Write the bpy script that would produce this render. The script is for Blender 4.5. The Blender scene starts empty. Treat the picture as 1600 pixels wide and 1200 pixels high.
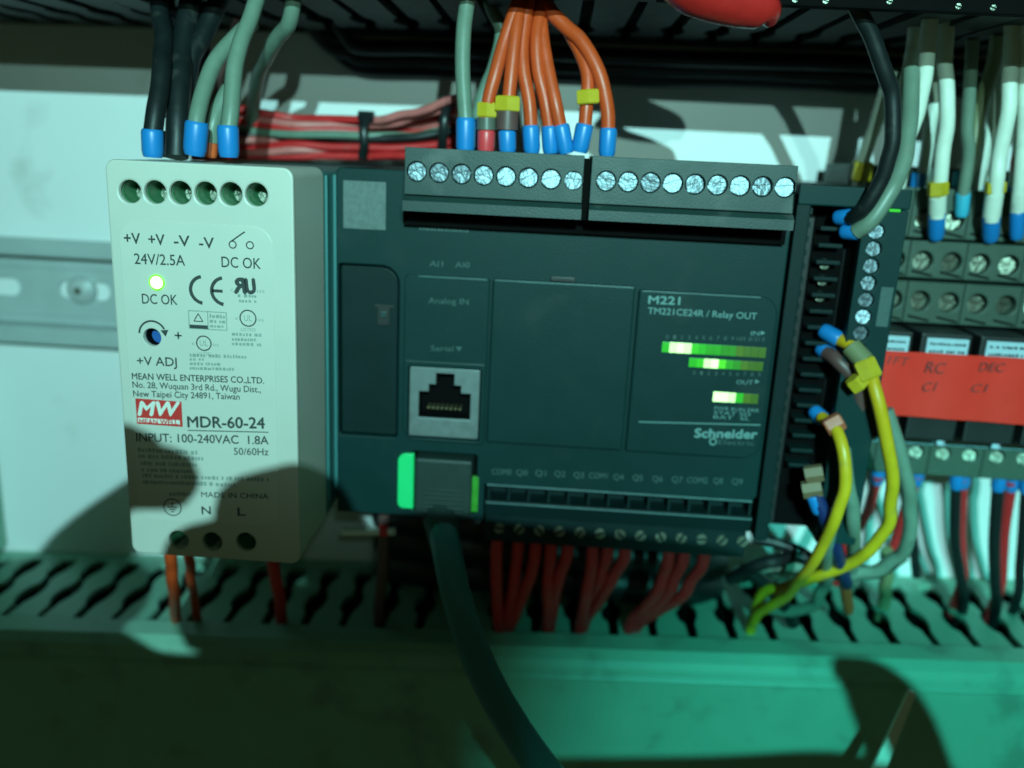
# Control cabinet close-up: power supply, controller, relay sockets, wire ducts and wiring.
# All lengths below are millimetres: x to the right, z up, y from the viewer into the mounting plate (plate front at y = 0).
import bpy, bmesh, math, random
from mathutils import Vector, Matrix
random.seed(7)
S = 0.001
scene = bpy.context.scene
COL = scene.collection

# ------------------------------------------------------------------ camera
cam_d = bpy.data.cameras.new("camera")
cam = bpy.data.objects.new("camera", cam_d)
COL.objects.link(cam)
cam_d.sensor_fit = 'HORIZONTAL'
cam_d.sensor_width = 36.0
cam_d.lens = 36.0 * 1342.3 / 1600.0
cam_d.clip_start = 0.005
cam_d.clip_end = 20.0
cam_d.dof.use_dof = True
cam_d.dof.focus_distance = 0.177
cam_d.dof.aperture_fstop = 9.0
_R = Vector((0.997466, 0.053406, 0.047014))
_U = Vector((-0.059062, 0.253029, 0.965654))
_F = Vector((-0.039676, 0.965984, -0.255542))
cam.matrix_world = Matrix(((_R.x, _U.x, -_F.x, 0.05395), (_R.y, _U.y, -_F.y, -0.28565), (_R.z, _U.z, -_F.z, 0.04939), (0, 0, 0, 1)))
scene.camera = cam

# ------------------------------------------------------------------ world: the faint light of the room
w = bpy.data.worlds.new("World")
scene.world = w
w.use_nodes = True
bg = w.node_tree.nodes["Background"]
bg.inputs[0].default_value = (0.66, 1.0, 0.52, 1)
bg.inputs[1].default_value = 0.042

# ------------------------------------------------------------------ the photographer's lamps
def lamp(name, loc, color, watts, radius, aim=None, cone=None, blend=1.0):
    d = bpy.data.lights.new(name, 'SPOT' if aim else 'POINT')
    d.color = color; d.energy = watts; d.shadow_soft_size = radius * S
    o = bpy.data.objects.new(name, d); COL.objects.link(o)
    o.location = Vector(loc) * S
    if aim:
        d.spot_size = math.radians(cone); d.spot_blend = blend
        o.rotation_euler = (Vector(aim) - Vector(loc)).to_track_quat('-Z', 'Y').to_euler()
    return o
lamp("main_torch", (105, -600, 200), (0.44, 1.0, 0.97), 14.2, 0.55)
lamp("green_torch", (150, -500, 150), (0.09, 1.0, 0.84), 8.4, 0.5, (176, -55, -142), 32.5, 0.9)
lamp("upper_torch", (95, -420, 128), (0.5, 1.0, 0.86), 2.2, 0.6, (45, 0, 190), 79, 1.0)

scene.view_settings.view_transform = 'Standard'
scene.view_settings.look = 'None'
scene.view_settings.exposure = 0.0
scene.view_settings.gamma = 1.0

# ------------------------------------------------------------------ materials
def mat(name, col, rough=0.5, metal=0.0, var=0.12, scale=160.0, bump=0.0, bscale=900.0, spec=0.5, emit=None, estr=0.0, dirt=None):
    m = bpy.data.materials.new(name); m.use_nodes = True
    nt = m.node_tree; b = nt.nodes["Principled BSDF"]
    b.inputs["Roughness"].default_value = rough
    b.inputs["Metallic"].default_value = metal
    b.inputs["Specular IOR Level"].default_value = spec
    tc = nt.nodes.new("ShaderNodeTexCoord")
    n = nt.nodes.new("ShaderNodeTexNoise"); n.inputs["Scale"].default_value = scale; n.inputs["Detail"].default_value = 5
    nt.links.new(tc.outputs["Object"], n.inputs["Vector"])
    mx = nt.nodes.new("ShaderNodeMix"); mx.data_type = 'RGBA'
    mx.inputs[6].default_value = tuple(c * (1 - var) for c in col) + (1,)
    mx.inputs[7].default_value = tuple(min(1, c * (1 + var)) for c in col) + (1,)
    nt.links.new(n.outputs["Fac"], mx.inputs[0])
    out = mx.outputs[2]
    if dirt:
        n3 = nt.nodes.new("ShaderNodeTexNoise"); n3.inputs["Scale"].default_value = dirt[1]; n3.inputs["Detail"].default_value = 8
        nt.links.new(tc.outputs["Object"], n3.inputs["Vector"])
        rp = nt.nodes.new("ShaderNodeValToRGB")
        rp.color_ramp.elements[0].position = dirt[2]; rp.color_ramp.elements[1].position = dirt[2] + 0.14
        rp.color_ramp.elements[1].color = (dirt[3],) * 3 + (1,)
        nt.links.new(n3.outputs["Fac"], rp.inputs[0])
        m2 = nt.nodes.new("ShaderNodeMix"); m2.data_type = 'RGBA'
        nt.links.new(rp.outputs[0], m2.inputs[0]); nt.links.new(out, m2.inputs[6])
        m2.inputs[7].default_value = tuple(dirt[0]) + (1,)
        out = m2.outputs[2]
    nt.links.new(out, b.inputs["Base Color"])
    rr = nt.nodes.new("ShaderNodeMapRange")
    rr.inputs[3].default_value = max(0.05, rough - 0.1); rr.inputs[4].default_value = min(1, rough + 0.1)
    nt.links.new(n.outputs["Fac"], rr.inputs[0]); nt.links.new(rr.outputs[0], b.inputs["Roughness"])
    if bump:
        n2 = nt.nodes.new("ShaderNodeTexNoise"); n2.inputs["Scale"].default_value = bscale; n2.inputs["Detail"].default_value = 3
        nt.links.new(tc.outputs["Object"], n2.inputs["Vector"])
        bp = nt.nodes.new("ShaderNodeBump"); bp.inputs["Strength"].default_value = bump; bp.inputs["Distance"].default_value = 0.0004
        nt.links.new(n2.outputs["Fac"], bp.inputs["Height"]); nt.links.new(bp.outputs[0], b.inputs["Normal"])
    if emit:
        b.inputs["Emission Color"].default_value = tuple(emit) + (1,)
        b.inputs["Emission Strength"].default_value = estr
    return m

M = {}
M['panel'] = mat('white_plate_paint', (.80, .80, .80), .45, var=.04, scale=30, bump=.05, dirt=((.5, .5, .46), 45, .60, .5))
M['zinc'] = mat('zinc_rail', (.43, .48, .48), .42, .1, var=.12, scale=90, bump=.05)
M['psu'] = mat('off_white_plastic', (.55, .54, .48), .48, var=.04, scale=90, bump=.10, bscale=2600, dirt=((.40, .38, .28), 38, .63, .5))
M['psu_label'] = mat('off_white_label', (.57, .56, .50), .42, var=.03, scale=110)
M['psu_rear'] = mat('shade_tinted_white_plastic', (.05, .20, .20), .5, var=.06, scale=90)  # white case with its teal shade put into the colour
M['ink'] = mat('grey_black_print', (.035, .045, .045), .6, var=.25, scale=700)
M['ink_small'] = mat('fine_grey_print', (.26, .31, .28), .6, var=.35, scale=1500)
M['red_print'] = mat('red_print', (.62, .035, .03), .5)
M['white_print'] = mat('white_print', (.75, .72, .66), .5)
M['green_plastic'] = mat('green_terminal_plastic', (.06, .22, .10), .45, var=.3)
M['plc'] = mat('charcoal_plastic', (.003, .027, .027), .50, spec=.2, var=.10, scale=120, bump=.14, bscale=2600, dirt=((.03, .045, .045), 70, .62, .4))
M['plc_dark'] = mat('dark_charcoal_plastic', (.0025, .016, .016), .52, spec=.2, var=.12, scale=120, bump=.14, bscale=2600)
M['plc_lip'] = mat('light_charcoal_plastic', (.015, .045, .045), .42, var=.15, scale=150, bump=.1)  # charcoal slightly lighter than the shell
M['plc_print'] = mat('pale_grey_print', (.13, .26, .25), .6, var=.25, scale=900)
M['plc_faint'] = mat('faint_grey_print', (.045, .095, .09), .6, var=.3, scale=900)
M['sticker'] = mat('pale_sticker', (.10, .135, .13), .55, var=.45, scale=1100)
M['black'] = mat('black_plastic', (.010, .012, .012), .5, var=.2, bump=.08)
M['block'] = mat('grey_black_plastic', (.013, .036, .033), .5, var=.12, bump=.12, bscale=2200, dirt=((.12, .13, .12), 80, .6, .5))
M['void'] = mat('recess_shade_black', (.002, .002, .002), .9, var=.1, spec=.1)  # black for cavities and for shade painted in slots and gaps
M['steel'] = mat('screw_steel', (.20, .25, .285), .46, .85, var=.5, scale=700, bump=.9, bscale=700)
M['dull'] = mat('dull_screw_steel', (.26, .28, .22), .40, .85, var=.5, scale=700, bump=.9, bscale=700)
M['jack'] = mat('tinned_jack_shell', (.24, .28, .28), .42, .6, var=.1, scale=400)
M['gold'] = mat('contact_gold', (.7, .6, .35), .3, .9)
M['duct_shaded'] = mat('shade_dark_duct', (.008, .010, .007), .6, var=.2, bump=.08)  # duct plastic blackened to paint the shade around the upper duct
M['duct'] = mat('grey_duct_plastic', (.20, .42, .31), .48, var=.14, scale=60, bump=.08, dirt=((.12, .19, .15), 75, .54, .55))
M['relay'] = mat('socket_plastic', (.050, .085, .062), .5, var=.15, bump=.12)
M['marker_blue'] = mat('pale_blue_marker', (.42, .58, .66), .5, var=.15, scale=700)
M['tape'] = mat('red_tape', (.85, .026, .012), .55, var=.08, scale=120, bump=.08)
M['tape_ink'] = mat('marker_ink', (.20, .035, .03), .7, var=.3)
M['orange'] = mat('orange_pvc', (.56, .065, .012), .42, var=0.18, scale=260, bump=.12, bscale=500, dirt=((.10, .10, .085), 190, .60, .35))
M['red'] = mat('red_pvc', (.60, .022, .024), .40, var=0.22, scale=260, bump=.12, bscale=500, dirt=((.10, .10, .085), 190, .60, .35))
M['sleeve'] = mat('glossy_red_sleeve', (.38, .014, .012), .25, var=.3, scale=150, bump=.5, bscale=200)
M['rail_screw'] = mat('bright_screw_steel', (.62,.66,.66), .36, .4, var=.1)
M['rose'] = mat('faded_red_pvc', (.62, .16, .15), .42, var=0.22, scale=260, bump=.12, bscale=500, dirt=((.10, .10, .085), 190, .60, .35))
M['grey'] = mat('grey_pvc', (.15, .215, .165), .42, var=0.18, scale=260, bump=.12, bscale=500, dirt=((.10, .10, .085), 190, .60, .35))
M['white_pvc'] = mat('white_pvc', (.70, .76, .66), .42, var=0.16, scale=260, bump=.12, bscale=500, dirt=((.10, .10, .085), 190, .60, .35))
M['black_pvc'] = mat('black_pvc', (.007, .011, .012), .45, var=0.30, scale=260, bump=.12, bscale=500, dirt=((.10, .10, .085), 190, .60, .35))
M['brown_pvc'] = mat('brown_sleeve', (.11, .055, .05), .45, var=.2)
M['smoke'] = mat('clear_grey_sleeve', (.10, .11, .09), .35, var=.2)
M['olive'] = mat('olive_pvc', (.20, .22, .11), .45, var=.15)
M['blue_pvc'] = mat('dark_blue_pvc', (.008, .02, .10), .45, var=.15)
M['yellow'] = mat('yellow_green_pvc', (.62, .37, .012), .40, var=0.18, scale=260, bump=.12, bscale=500, dirt=((.10, .10, .085), 190, .60, .35))
M['ferrule'] = mat('blue_ferrule', (.010, .19, .52), .35, var=.08)
M['ferrule_red'] = mat('red_ferrule', (.70, .05, .06), .35, var=.08)
M['ferrule_orange'] = mat('orange_ferrule', (.75, .12, .03), .4, var=.08)
M['ferrule_teal'] = mat('light_blue_ferrule', (.05, .42, .60), .4, var=.08)
M['mark_yellow'] = mat('yellow_marker', (.50, .36, .015), .5, var=.15, scale=500)
M['mark_red'] = mat('brick_marker', (.48, .12, .06), .5, var=.15, scale=500)
M['mark_tan'] = mat('tan_marker', (.20,.12,.065), .55, var=.2, scale=500)
M['jacket'] = mat('teal_lit_jacket', (.022, .14, .14), .42, var=.12, bump=.06)  # black jacket with the teal light on it put into the colour
M['tie'] = mat('black_nylon', (.012, .015, .016), .35, var=.2)
M['pot'] = mat('blue_trimmer', (.02, .10, .35), .4)
M['led_psu'] = mat('lit_green_lamp', (.5, .8, .3), .3, emit=(.52, 1.0, .42), estr=2.4)
def lamp_glow(k):
    c = (.50, 1.0, .42) if k > .9 else (.0 + .25 * max(0, k - .5), 1.0, .02)
    if k < .12: c = (.35, .8, .0)
    return mat('row_lamp', (.05, .12, .02), .35, emit=c, estr=k)
GLOW = {}
for k in (2.1, 1.6, .8, .6, .45, .32, .2, .1, .05): GLOW[k] = lamp_glow(k)
M['edge'] = mat('edge_highlight_paint', (.06, .13, .13), .4, var=.5, scale=260)  # paler colour that paints the light caught along edges
M['led_halo'] = mat('lamp_halo', (.1, .5, .02), .3, emit=(.25, 1.0, .02), estr=.75)  # glowing ring that paints the halo around the lit lamp
M['plug'] = mat('dull_plug_plastic', (.012, .030, .026), .55, var=.2, bump=.1)
M['guide'] = mat('glowing_green_guide', (.02, .4, .15), .35, emit=(.0, 1.0, .20), estr=.30)
M['guide_dim'] = mat('dim_green_guide', (.03, .2, .03), .3, var=.6, scale=400, emit=(.08, 1.0, .02), estr=.10)

# ------------------------------------------------------------------ building helpers
def tag(o, label=None, cat=None, group=None, kind=None):
    if label: o["label"] = label
    if cat: o["category"] = cat
    if group: o["group"] = group
    if kind: o["kind"] = kind
    return o

def thing(name, label, cat, loc, group=None, rot=None):
    o = bpy.data.objects.new(name, None); COL.objects.link(o)
    o.empty_display_size = 0.01
    o.location = Vector(loc) * S
    if rot: o.rotation_euler = rot
    return tag(o, label, cat, group)

def root_loc(p):
    v = Vector((0, 0, 0))
    while p is not None:
        v += p.location; p = p.parent
    return v

class MB:
    def __init__(s): s.v = []; s.f = []
    def add(s, vs, fs):
        n = len(s.v); s.v += [tuple(v) for v in vs]; s.f += [tuple(i + n for i in f) for f in fs]; return s
    def box(s, x0, x1, y0, y1, z0, z1, b=0.0):
        bm = bmesh.new()
        bmesh.ops.create_cube(bm, size=1)
        for v in bm.verts:
            v.co = Vector(((x0 + x1) / 2 + v.co.x * (x1 - x0), (y0 + y1) / 2 + v.co.y * (y1 - y0), (z0 + z1) / 2 + v.co.z * (z1 - z0)))
        if b:
            bmesh.ops.bevel(bm, geom=bm.edges[:], offset=b, segments=2, profile=.6, affect='EDGES')
        bm.verts.index_update()
        s.add([v.co[:] for v in bm.verts], [[v.index for v in f.verts] for f in bm.faces]); bm.free(); return s
    def prism_x(s, poly, x0, x1):
        n = len(poly)
        vs = [(x0, y, z) for y, z in poly] + [(x1, y, z) for y, z in poly]
        s.add(vs, [list(range(n))[::-1], list(range(n, 2 * n))] + [(i, (i + 1) % n, n + (i + 1) % n, n + i) for i in range(n)]); return s
    def prism_z(s, poly, z0, z1):
        n = len(poly)
        vs = [(x, y, z0) for x, y in poly] + [(x, y, z1) for x, y in poly]
        s.add(vs, [list(range(n))[::-1], list(range(n, 2 * n))] + [(i, (i + 1) % n, n + (i + 1) % n, n + i) for i in range(n)]); return s
    def cyl_y(s, x, z, r, y0, y1, n=20, r1=None):
        r1 = r if r1 is None else r1
        a = [2 * math.pi * i / n for i in range(n)]
        vs = [(x + r * math.cos(t), y0, z + r * math.sin(t)) for t in a] + [(x + r1 * math.cos(t), y1, z + r1 * math.sin(t)) for t in a]
        s.add(vs, [list(range(n)), list(range(n, 2 * n))[::-1]] + [((i + 1) % n, i, n + i, n + (i + 1) % n) for i in range(n)]); return s
    def tube(s, pts, r, n=10, sub=6, rs=None, flat=1.0):
        P = [Vector(p) for p in pts]
        if rs is None: rs = [r] * len(P)
        Q = []; RR = []
        if len(P) > 2:
            E = [P[0] * 2 - P[1]] + P + [P[-1] * 2 - P[-2]]
            for i in range(1, len(E) - 2):
                for k in range(sub):
                    t = k / sub
                    a, b, c, d_ = E[i - 1], E[i], E[i + 1], E[i + 2]
                    Q.append(.5 * ((2 * b) + (c - a) * t + (2 * a - 5 * b + 4 * c - d_) * t * t + (3 * b - a - 3 * c + d_) * t ** 3))
                    RR.append(rs[i - 1] * (1 - t) + rs[i] * t)
            Q.append(P[-1]); RR.append(rs[-1])
        else:
            Q = P; RR = rs
        m = len(Q); vs = []; fs = []
        T0 = (Q[1] - Q[0]).normalized()
        ref = Vector((0, 1, 0)) if abs(T0.y) < .9 else Vector((1, 0, 0))
        nrm = (ref - T0 * ref.dot(T0)).normalized()
        for i in range(m):
            T = (Q[min(i + 1, m - 1)] - Q[max(i - 1, 0)]).normalized()
            nrm = (nrm - T * nrm.dot(T)).normalized(); bn = T.cross(nrm)
            for k in range(n):
                a = 2 * math.pi * k / n
                vs.append(Q[i] + nrm * (math.cos(a) * RR[i] * flat) + bn * (math.sin(a) * RR[i]))
        for i in range(m - 1):
            for k in range(n):
                fs.append((i * n + k, i * n + (k + 1) % n, (i + 1) * n + (k + 1) % n, (i + 1) * n + k))
        fs.append(tuple(range(n))[::-1]); fs.append(tuple(range((m - 1) * n, m * n)))
        s.add(vs, fs); return s
    def build(s, name, m, parent=None, smooth=False, local=False, origin=None):
        me = bpy.data.meshes.new(name)
        off = Vector((0, 0, 0)) if (local or parent is None) else root_loc(parent) / S
        if origin is not None: off = Vector(origin)
        me.from_pydata([(Vector(v) - off) * S for v in s.v], [], s.f); me.update()
        bm = bmesh.new(); bm.from_mesh(me); bmesh.ops.recalc_face_normals(bm, faces=bm.faces[:]); bm.to_mesh(me); bm.free()
        me.materials.append(M[m] if isinstance(m, str) else m)
        if smooth:
            for p in me.polygons: p.use_smooth = True
            try: me.set_sharp_from_angle(angle=math.radians(40))
            except Exception: pass
        o = bpy.data.objects.new(name, me); COL.objects.link(o)
        if parent: o.parent = parent
        if origin is not None: o.location = Vector(origin) * S
        return o

def eval_mesh(ob):
    COL.objects.link(ob)
    bpy.context.view_layer.update()
    me = bpy.data.meshes.new_from_object(ob.evaluated_get(bpy.context.evaluated_depsgraph_get()))
    dat = ob.data
    bpy.data.objects.remove(ob); bpy.data.curves.remove(dat)
    return me

def rrect(x0, x1, z0, z1, r, n=6, rr=None):
    rr = rr or (r, r, r, r)     # bottom-left, bottom-right, top-right, top-left
    out = []
    for (cx, cz, a0, q) in ((x0, z0, 180, rr[0]), (x1, z0, 270, rr[1]), (x1, z1, 0, rr[2]), (x0, z1, 90, rr[3])):
        sx = 1 if cx == x0 else -1; sz = 1 if cz == z0 else -1
        if q <= 0: out.append((cx, cz)); continue
        for i in range(n + 1):
            a = math.radians(a0 + 90 * i / n)
            out.append((cx + sx * q + q * math.cos(a), cz + sz * q + q * math.sin(a)))
    return out
def circ(x, z, r, n=24): return [(x + r * math.cos(2 * math.pi * i / n), z + r * math.sin(2 * math.pi * i / n)) for i in range(n)]

def plate(mb, loops, yf, th, b=0.0):
    """a sheet with real holes: loops in (x, z), front face at y = yf, thickness th, bevelled by b"""
    cu = bpy.data.curves.new("c", 'CURVE'); cu.dimensions = '2D'; cu.fill_mode = 'BOTH'
    for L in loops:
        sp = cu.splines.new('POLY'); sp.points.add(len(L) - 1)
        for p, (x, z) in zip(sp.points, L): p.co = (x, z, 0, 1)
        sp.use_cyclic_u = True
    cu.extrude = th / 2 - b; cu.bevel_depth = b; cu.bevel_resolution = 1; cu.offset = -b
    me = eval_mesh(bpy.data.objects.new("c", cu))
    mb.add([(v.co.x, yf + th / 2 - v.co.z, v.co.y) for v in me.vertices], [tuple(p.vertices) for p in me.polygons])
    bpy.data.meshes.remove(me); return mb

def text(mb, st, x0, x1, zb, cap, y, bold=0.0, shear=0.0, dz=0.0):
    """lettering between x0 and x1 on baseline zb, dz = rise of the baseline from x0 to x1; bold = layered strokes"""
    cu = bpy.data.curves.new("t", 'FONT'); cu.body = st; cu.size = 1; cu.shear = shear; cu.resolution_u = 3
    me = eval_mesh(bpy.data.objects.new("t", cu))
    if not me.vertices: return mb
    xs = [v.co.x for v in me.vertices]; a, b_ = min(xs), max(xs)
    k = (x1 - x0) / (b_ - a); kz = cap / 0.70
    sh = bold * 2.2 * cap
    for i, (ox, oz) in enumerate(((0, 0), (sh, 0), (-sh, 0), (0, sh), (0, -sh)) if bold else ((0, 0),)):
        vs = [(x0 + ox + (v.co.x - a) * k, y - .004 * i, zb + oz + v.co.y * kz + dz * (v.co.x - a) / (b_ - a)) for v in me.vertices]
        mb.add(vs, [tuple(p.vertices) for p in me.polygons])
    bpy.data.meshes.remove(me); return mb

def bar(mb, x0, z0, x1, z1, wd, y):
    d_ = Vector((x1 - x0, z1 - z0)).normalized(); n = Vector((-d_.y, d_.x)) * wd / 2
    mb.add([(x0 - n.x, y, z0 - n.y), (x1 - n.x, y, z1 - n.y), (x1 + n.x, y, z1 + n.y), (x0 + n.x, y, z0 + n.y)], [(0, 1, 2, 3)]); return mb
def arc(mb, x, z, r, a0, a1, wd, y, n=20):
    vs = []
    for i in range(n + 1):
        a = math.radians(a0 + (a1 - a0) * i / n)
        vs += [(x + (r - wd / 2) * math.cos(a), y, z + (r - wd / 2) * math.sin(a)), (x + (r + wd / 2) * math.cos(a), y, z + (r + wd / 2) * math.sin(a))]
    mb.add(vs, [(2 * i, 2 * i + 1, 2 * i + 3, 2 * i + 2) for i in range(n)]); return mb
def fuzz_line(mb, x0, x1, z, h, y, slope=0.0):
    """a line of print too fine to read: a run of short strokes"""
    x = x0
    while x < x1 - .3:
        wl = random.uniform(.35, .8)
        zz = z + slope * (x - x0)
        q = h * random.uniform(.7, 1.0)
        bar(mb, x, zz + q / 2, min(x + wl, x1), zz + q / 2, q, y)
        x += wl + random.uniform(.12, .3) + (0.5 if random.random() < .14 else 0)

# one slotted screw, copied wherever a terminal shows one
def screw_mesh(name, r, m, depth=1.6, slot=.40):
    mb = MB()
    mb.cyl_y(0, 0, r, .55, depth, 18)
    n = 12; off = slot * r * .55
    for sgn in (1, -1):
        a0 = math.asin(off / r)
        pts = [(r * math.cos(a0 + (math.pi - 2 * a0) * i / n), sgn * r * math.sin(a0 + (math.pi - 2 * a0) * i / n)) for i in range(n + 1)]
        inn = [(x * .93, sgn * off + (z - sgn * off) * .93) for x, z in pts]
        k = n + 1
        vs = [(x, 0, z) for x, z in inn] + [(x, .18, z) for x, z in pts] + [(x, .56, z) for x, z in pts]
        fs = [tuple(range(k))] + [(i, (i + 1) % k, k + (i + 1) % k, k + i) for i in range(k)] + [(k + i, k + (i + 1) % k, 2 * k + (i + 1) % k, 2 * k + i) for i in range(k)]
        mb.add(vs, fs)
    o = mb.build(name, m); me = o.data
    bpy.data.objects.remove(o); return me
SCREW = {}
def screw(parent, x, y, z, r, m='steel', ang=None, tilt=0.0, name='screw', tx=0.0):
    key = (round(r, 2), m)
    if key not in SCREW: SCREW[key] = screw_mesh('screw', r, m)
    o = bpy.data.objects.new(name, SCREW[key]); COL.objects.link(o)
    o.parent = parent
    o.location = Vector((x, y, z)) * S - root_loc(parent)
    ang = random.uniform(0, math.pi) if ang is None else math.radians(ang)
    o.rotation_mode = 'XYZ'
    o.rotation_euler = (Matrix.Rotation(tilt + random.uniform(-.05, .05), 3, 'X') @ Matrix.Rotation(tx + random.uniform(-.05, .05), 3, 'Z') @ Matrix.Rotation(ang, 3, 'Y')).to_euler()
    return o

def along(pts, t):
    L = [Vector(p) for p in pts]; ds = [(L[i + 1] - L[i]).length for i in range(len(L) - 1)]; tot = sum(ds) * t
    for i, q in enumerate(ds):
        if tot <= q or i == len(ds) - 1: return L[i] + (L[i + 1] - L[i]) * (tot / q), (L[i + 1] - L[i]).normalized()
        tot -= q

def wire(name, label, cat, group, pts, r, m, ends=(), n=10, rs=None, kinks=True):
    pts = [Vector(p) for p in pts]
    if kinks and len(pts) > 3:
        q = [pts[0]]
        for i in range(1, len(pts)):
            a, b = pts[i - 1], pts[i]
            if (b - a).length > 9 and 1 < i < len(pts) - 1:
                q.append((a + b) / 2 + Vector([random.uniform(-.35, .35) for _ in range(3)]))
            q.append(b + Vector([random.uniform(-.3, .3) for _ in range(3)]) if i < len(pts) - 1 else b)
        if rs is None: pts = q
    """a conductor: insulation along pts; ends = (kind, start point, end point, radius, material)"""
    if not ends:
        o = MB().tube(pts, r, n, rs=rs).build(name, m, None, True, origin=pts[0])
        return tag(o, label, cat, group)
    t = thing(name, label, cat, pts[0], group)
    MB().tube(pts, r, n, rs=rs).build('insulation', m, t, True)
    for (k, a, b, rr, mm) in ends:
        a, b = Vector(a), Vector(b)
        mb = MB()
        if k == 'ferrule':
            mb.tube([a, a + (b - a) * .12, a + (b - a) * .8, b], rr, 12, 2, rs=[rr * .86, rr, rr * .97, rr * .8])
        elif k == 'marker':
            d_ = (b - a)
            mb.tube([a, a + d_ * .1, a + d_ * .9, b], rr, 6, 1, rs=[rr * .85, rr, rr, rr * .85], flat=.8)
        else:
            mb.tube([a, b], rr, 12)
        mb.build(k, mm, t, k != 'marker')
    return t

# ================================================================== SETTING
tag(MB().box(-330, 330, 0, 3, -230, 230).build('wall', 'panel'), 'white painted mounting plate behind the devices', kind='structure')

# ------------------------------------------------------------------ mounting rail
rail = thing('mounting_rail', 'zinc plated slotted rail left of the white power supply', 'rail', (-80, 0, -1.5))
mb = MB()
zc, hw = -1.8, 17.9
for sg in (1, -1):
    mb.box(-180, 136, -8.6, -7.5, zc + sg * hw - (5 if sg > 0 else 0), zc + sg * hw + (0 if sg > 0 else 5), .25)
    a, b_ = sorted((zc + sg * (hw - 5), zc + sg * (hw - 5.9)))
    mb.box(-180, 136, -8.3, -.4, a, b_)
mb.build('rail_flange', 'zinc', rail)
mb = MB()
slots = [rrect(x, x + 18, zc - 3.1, zc + 3.1, 3.09) for x in (-171, -146, -114.5, -84)]
plate(mb, [[(-180, zc - 12), (136, zc - 12), (136, zc + 12), (-180, zc + 12)]] + slots, -1.6, 1.1, .15)
mb.box(-180, 136, -2.2, -1.62, zc + 7.2, zc + 7.7); mb.box(-180, 136, -2.2, -1.62, zc - 9.4, zc - 8.8)
mb.build('rail_web', 'zinc', rail)
mb = MB()
mb.cyl_y(-106, -1.4, 5.0, -1.65, -2.4, 24)
for r0, r1, y0, y1 in ((5.0, 4.6, -2.4, -3.6), (4.6, 3.4, -3.6, -4.6), (3.4, 1.9, -4.6, -5.0)): mb.cyl_y(-106, -1.4, r0, y0, y1, 24, r1)
mb.build('screw_head', 'rail_screw', rail, True)
MB().cyl_y(-106, -1.4, 1.3, -5.02, -5.06, 6).build('screw_recess', 'dull', rail)

# ------------------------------------------------------------------ wire ducts
def finger_mesh(name, pitch, depth, th, m='duct'):
    h = pitch / 2
    prof = [(0, .1), (-4, .1), (-4.6, 2.8), (-9, 3.6), (-14, 3.3), (-17.5, 1.7), (-22, 1.5), (-25, 3.1), (-29, 3.8), (-33, 3.3), (-35.5, 1.7), (-depth, 1.35)]
    right = [(h - g, y) for y, g in prof]
    left = [(-h + g * .82 + .15, y + 1.8 if -34 < y < -5 else y) for y, g in prof]
    o = MB().prism_z(right + left[::-1], -th, 0).build(name, m, None, local=True)
    me = o.data; bpy.data.objects.remove(o); return me

def duct(name, label, loc, rot, x0, x1, depth, sgn, pitch=12.25, height=60, ox=0.0, m='duct'):
    t = thing(name, label, 'cable duct', loc, None, (0, rot, 0))
    MB().box(x0, x1, -2.0, -.3, -height if sgn > 0 else 0, 0 if sgn > 0 else height).build('duct_base', m, t, local=True)
    far = -height if sgn > 0 else height
    a, b_ = sorted((far, far + sgn * 1.6))
    MB().box(x0, x1, -depth, -2.05, a, b_).build('duct_wall', m, t, local=True)
    me = finger_mesh('finger', pitch, depth - 2, 1.6, m)
    n = int((x1 - x0) / pitch)
    for i in range(n):
        f = bpy.data.objects.new('finger', me); COL.objects.link(f); f.parent = t
        f.location = Vector((x0 + ox + pitch * (i + .5), -2.05, 0 if sgn > 0 else 1.6)) * S
        f.rotation_euler = (random.uniform(-.012, .012), 0, 0)
    return t

# lower duct, mounted a little out of level
ld = duct('cable_duct', 'slotted grey wire duct along the bottom below the devices', (62, 0, -93.4), -0.043, -245, 175, 50, 1, ox=5.5)
mb = MB()
mb.prism_x([(-49, 1.9), (-56.5, 1.6), (-59.2, -.6), (-60, -2.6), (-60.4, -4.2), (-60, -4.7), (-60.4, -5.2), (-60, -5.8), (-60.4, -6.4), (-60, -7.0), (-60, -75), (-58.4, -75), (-58.4, -3), (-56, .2), (-49, .4)], -240, 175)
mb.build('duct_cover', 'duct', ld, local=True)
MB().box(-240, 174, -56, -2.2, -58, -5).build('duct_shade_block', 'void', ld, local=True)  # added black block, paints the slots as deep shade
# upper duct
ud = duct('cable_duct', 'shaded slotted wire duct along the top above the wires', (0, 0, 84), -0.009, -260, 250, 84, -1, height=70, m='duct_shaded')
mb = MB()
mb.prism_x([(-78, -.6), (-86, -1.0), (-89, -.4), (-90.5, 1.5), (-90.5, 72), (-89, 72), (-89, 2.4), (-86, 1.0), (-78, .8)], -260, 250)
mb.build('duct_cover', 'duct_shaded', ud, local=True)
MB().box(-258, 248, -88, -2.5, 3, 71).build('duct_shade_block', 'void', ud, local=True)  # added black block, stops light leaking through the slots
# upright duct at the left edge
vd = thing('cable_duct', 'upright grey duct at the far left edge below the rail', 'cable duct', (-160, 0, -64))
MB().box(-178, -143.5, -46, -.3, -100, -26, .8).build('duct_body', 'duct', vd)
MB().box(-179, -142.5, -50, -46.05, -100, -26, .8).build('duct_cover', 'duct', vd)

# black strip at the upper right with a few screws
ts = thing('terminal_strip', 'dark terminal strip with small screws at the upper right above the wires', 'terminal strip', (150, -95, 90))
MB().box(72, 250, -94, -90.8, 81.8, 120, .4).build('strip_body', 'void', ts)
for q in ((99.75, -94.30, 80.64), (105.90, -94.30, 80.03), (118.61, -94.30, 83.30), (132.32, -94.30, 82.63), (139.22, -94.30, 82.29)):
    screw(ts, q[0], -94.4, max(q[2], 82.9), .6, 'dull', 15)

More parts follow.
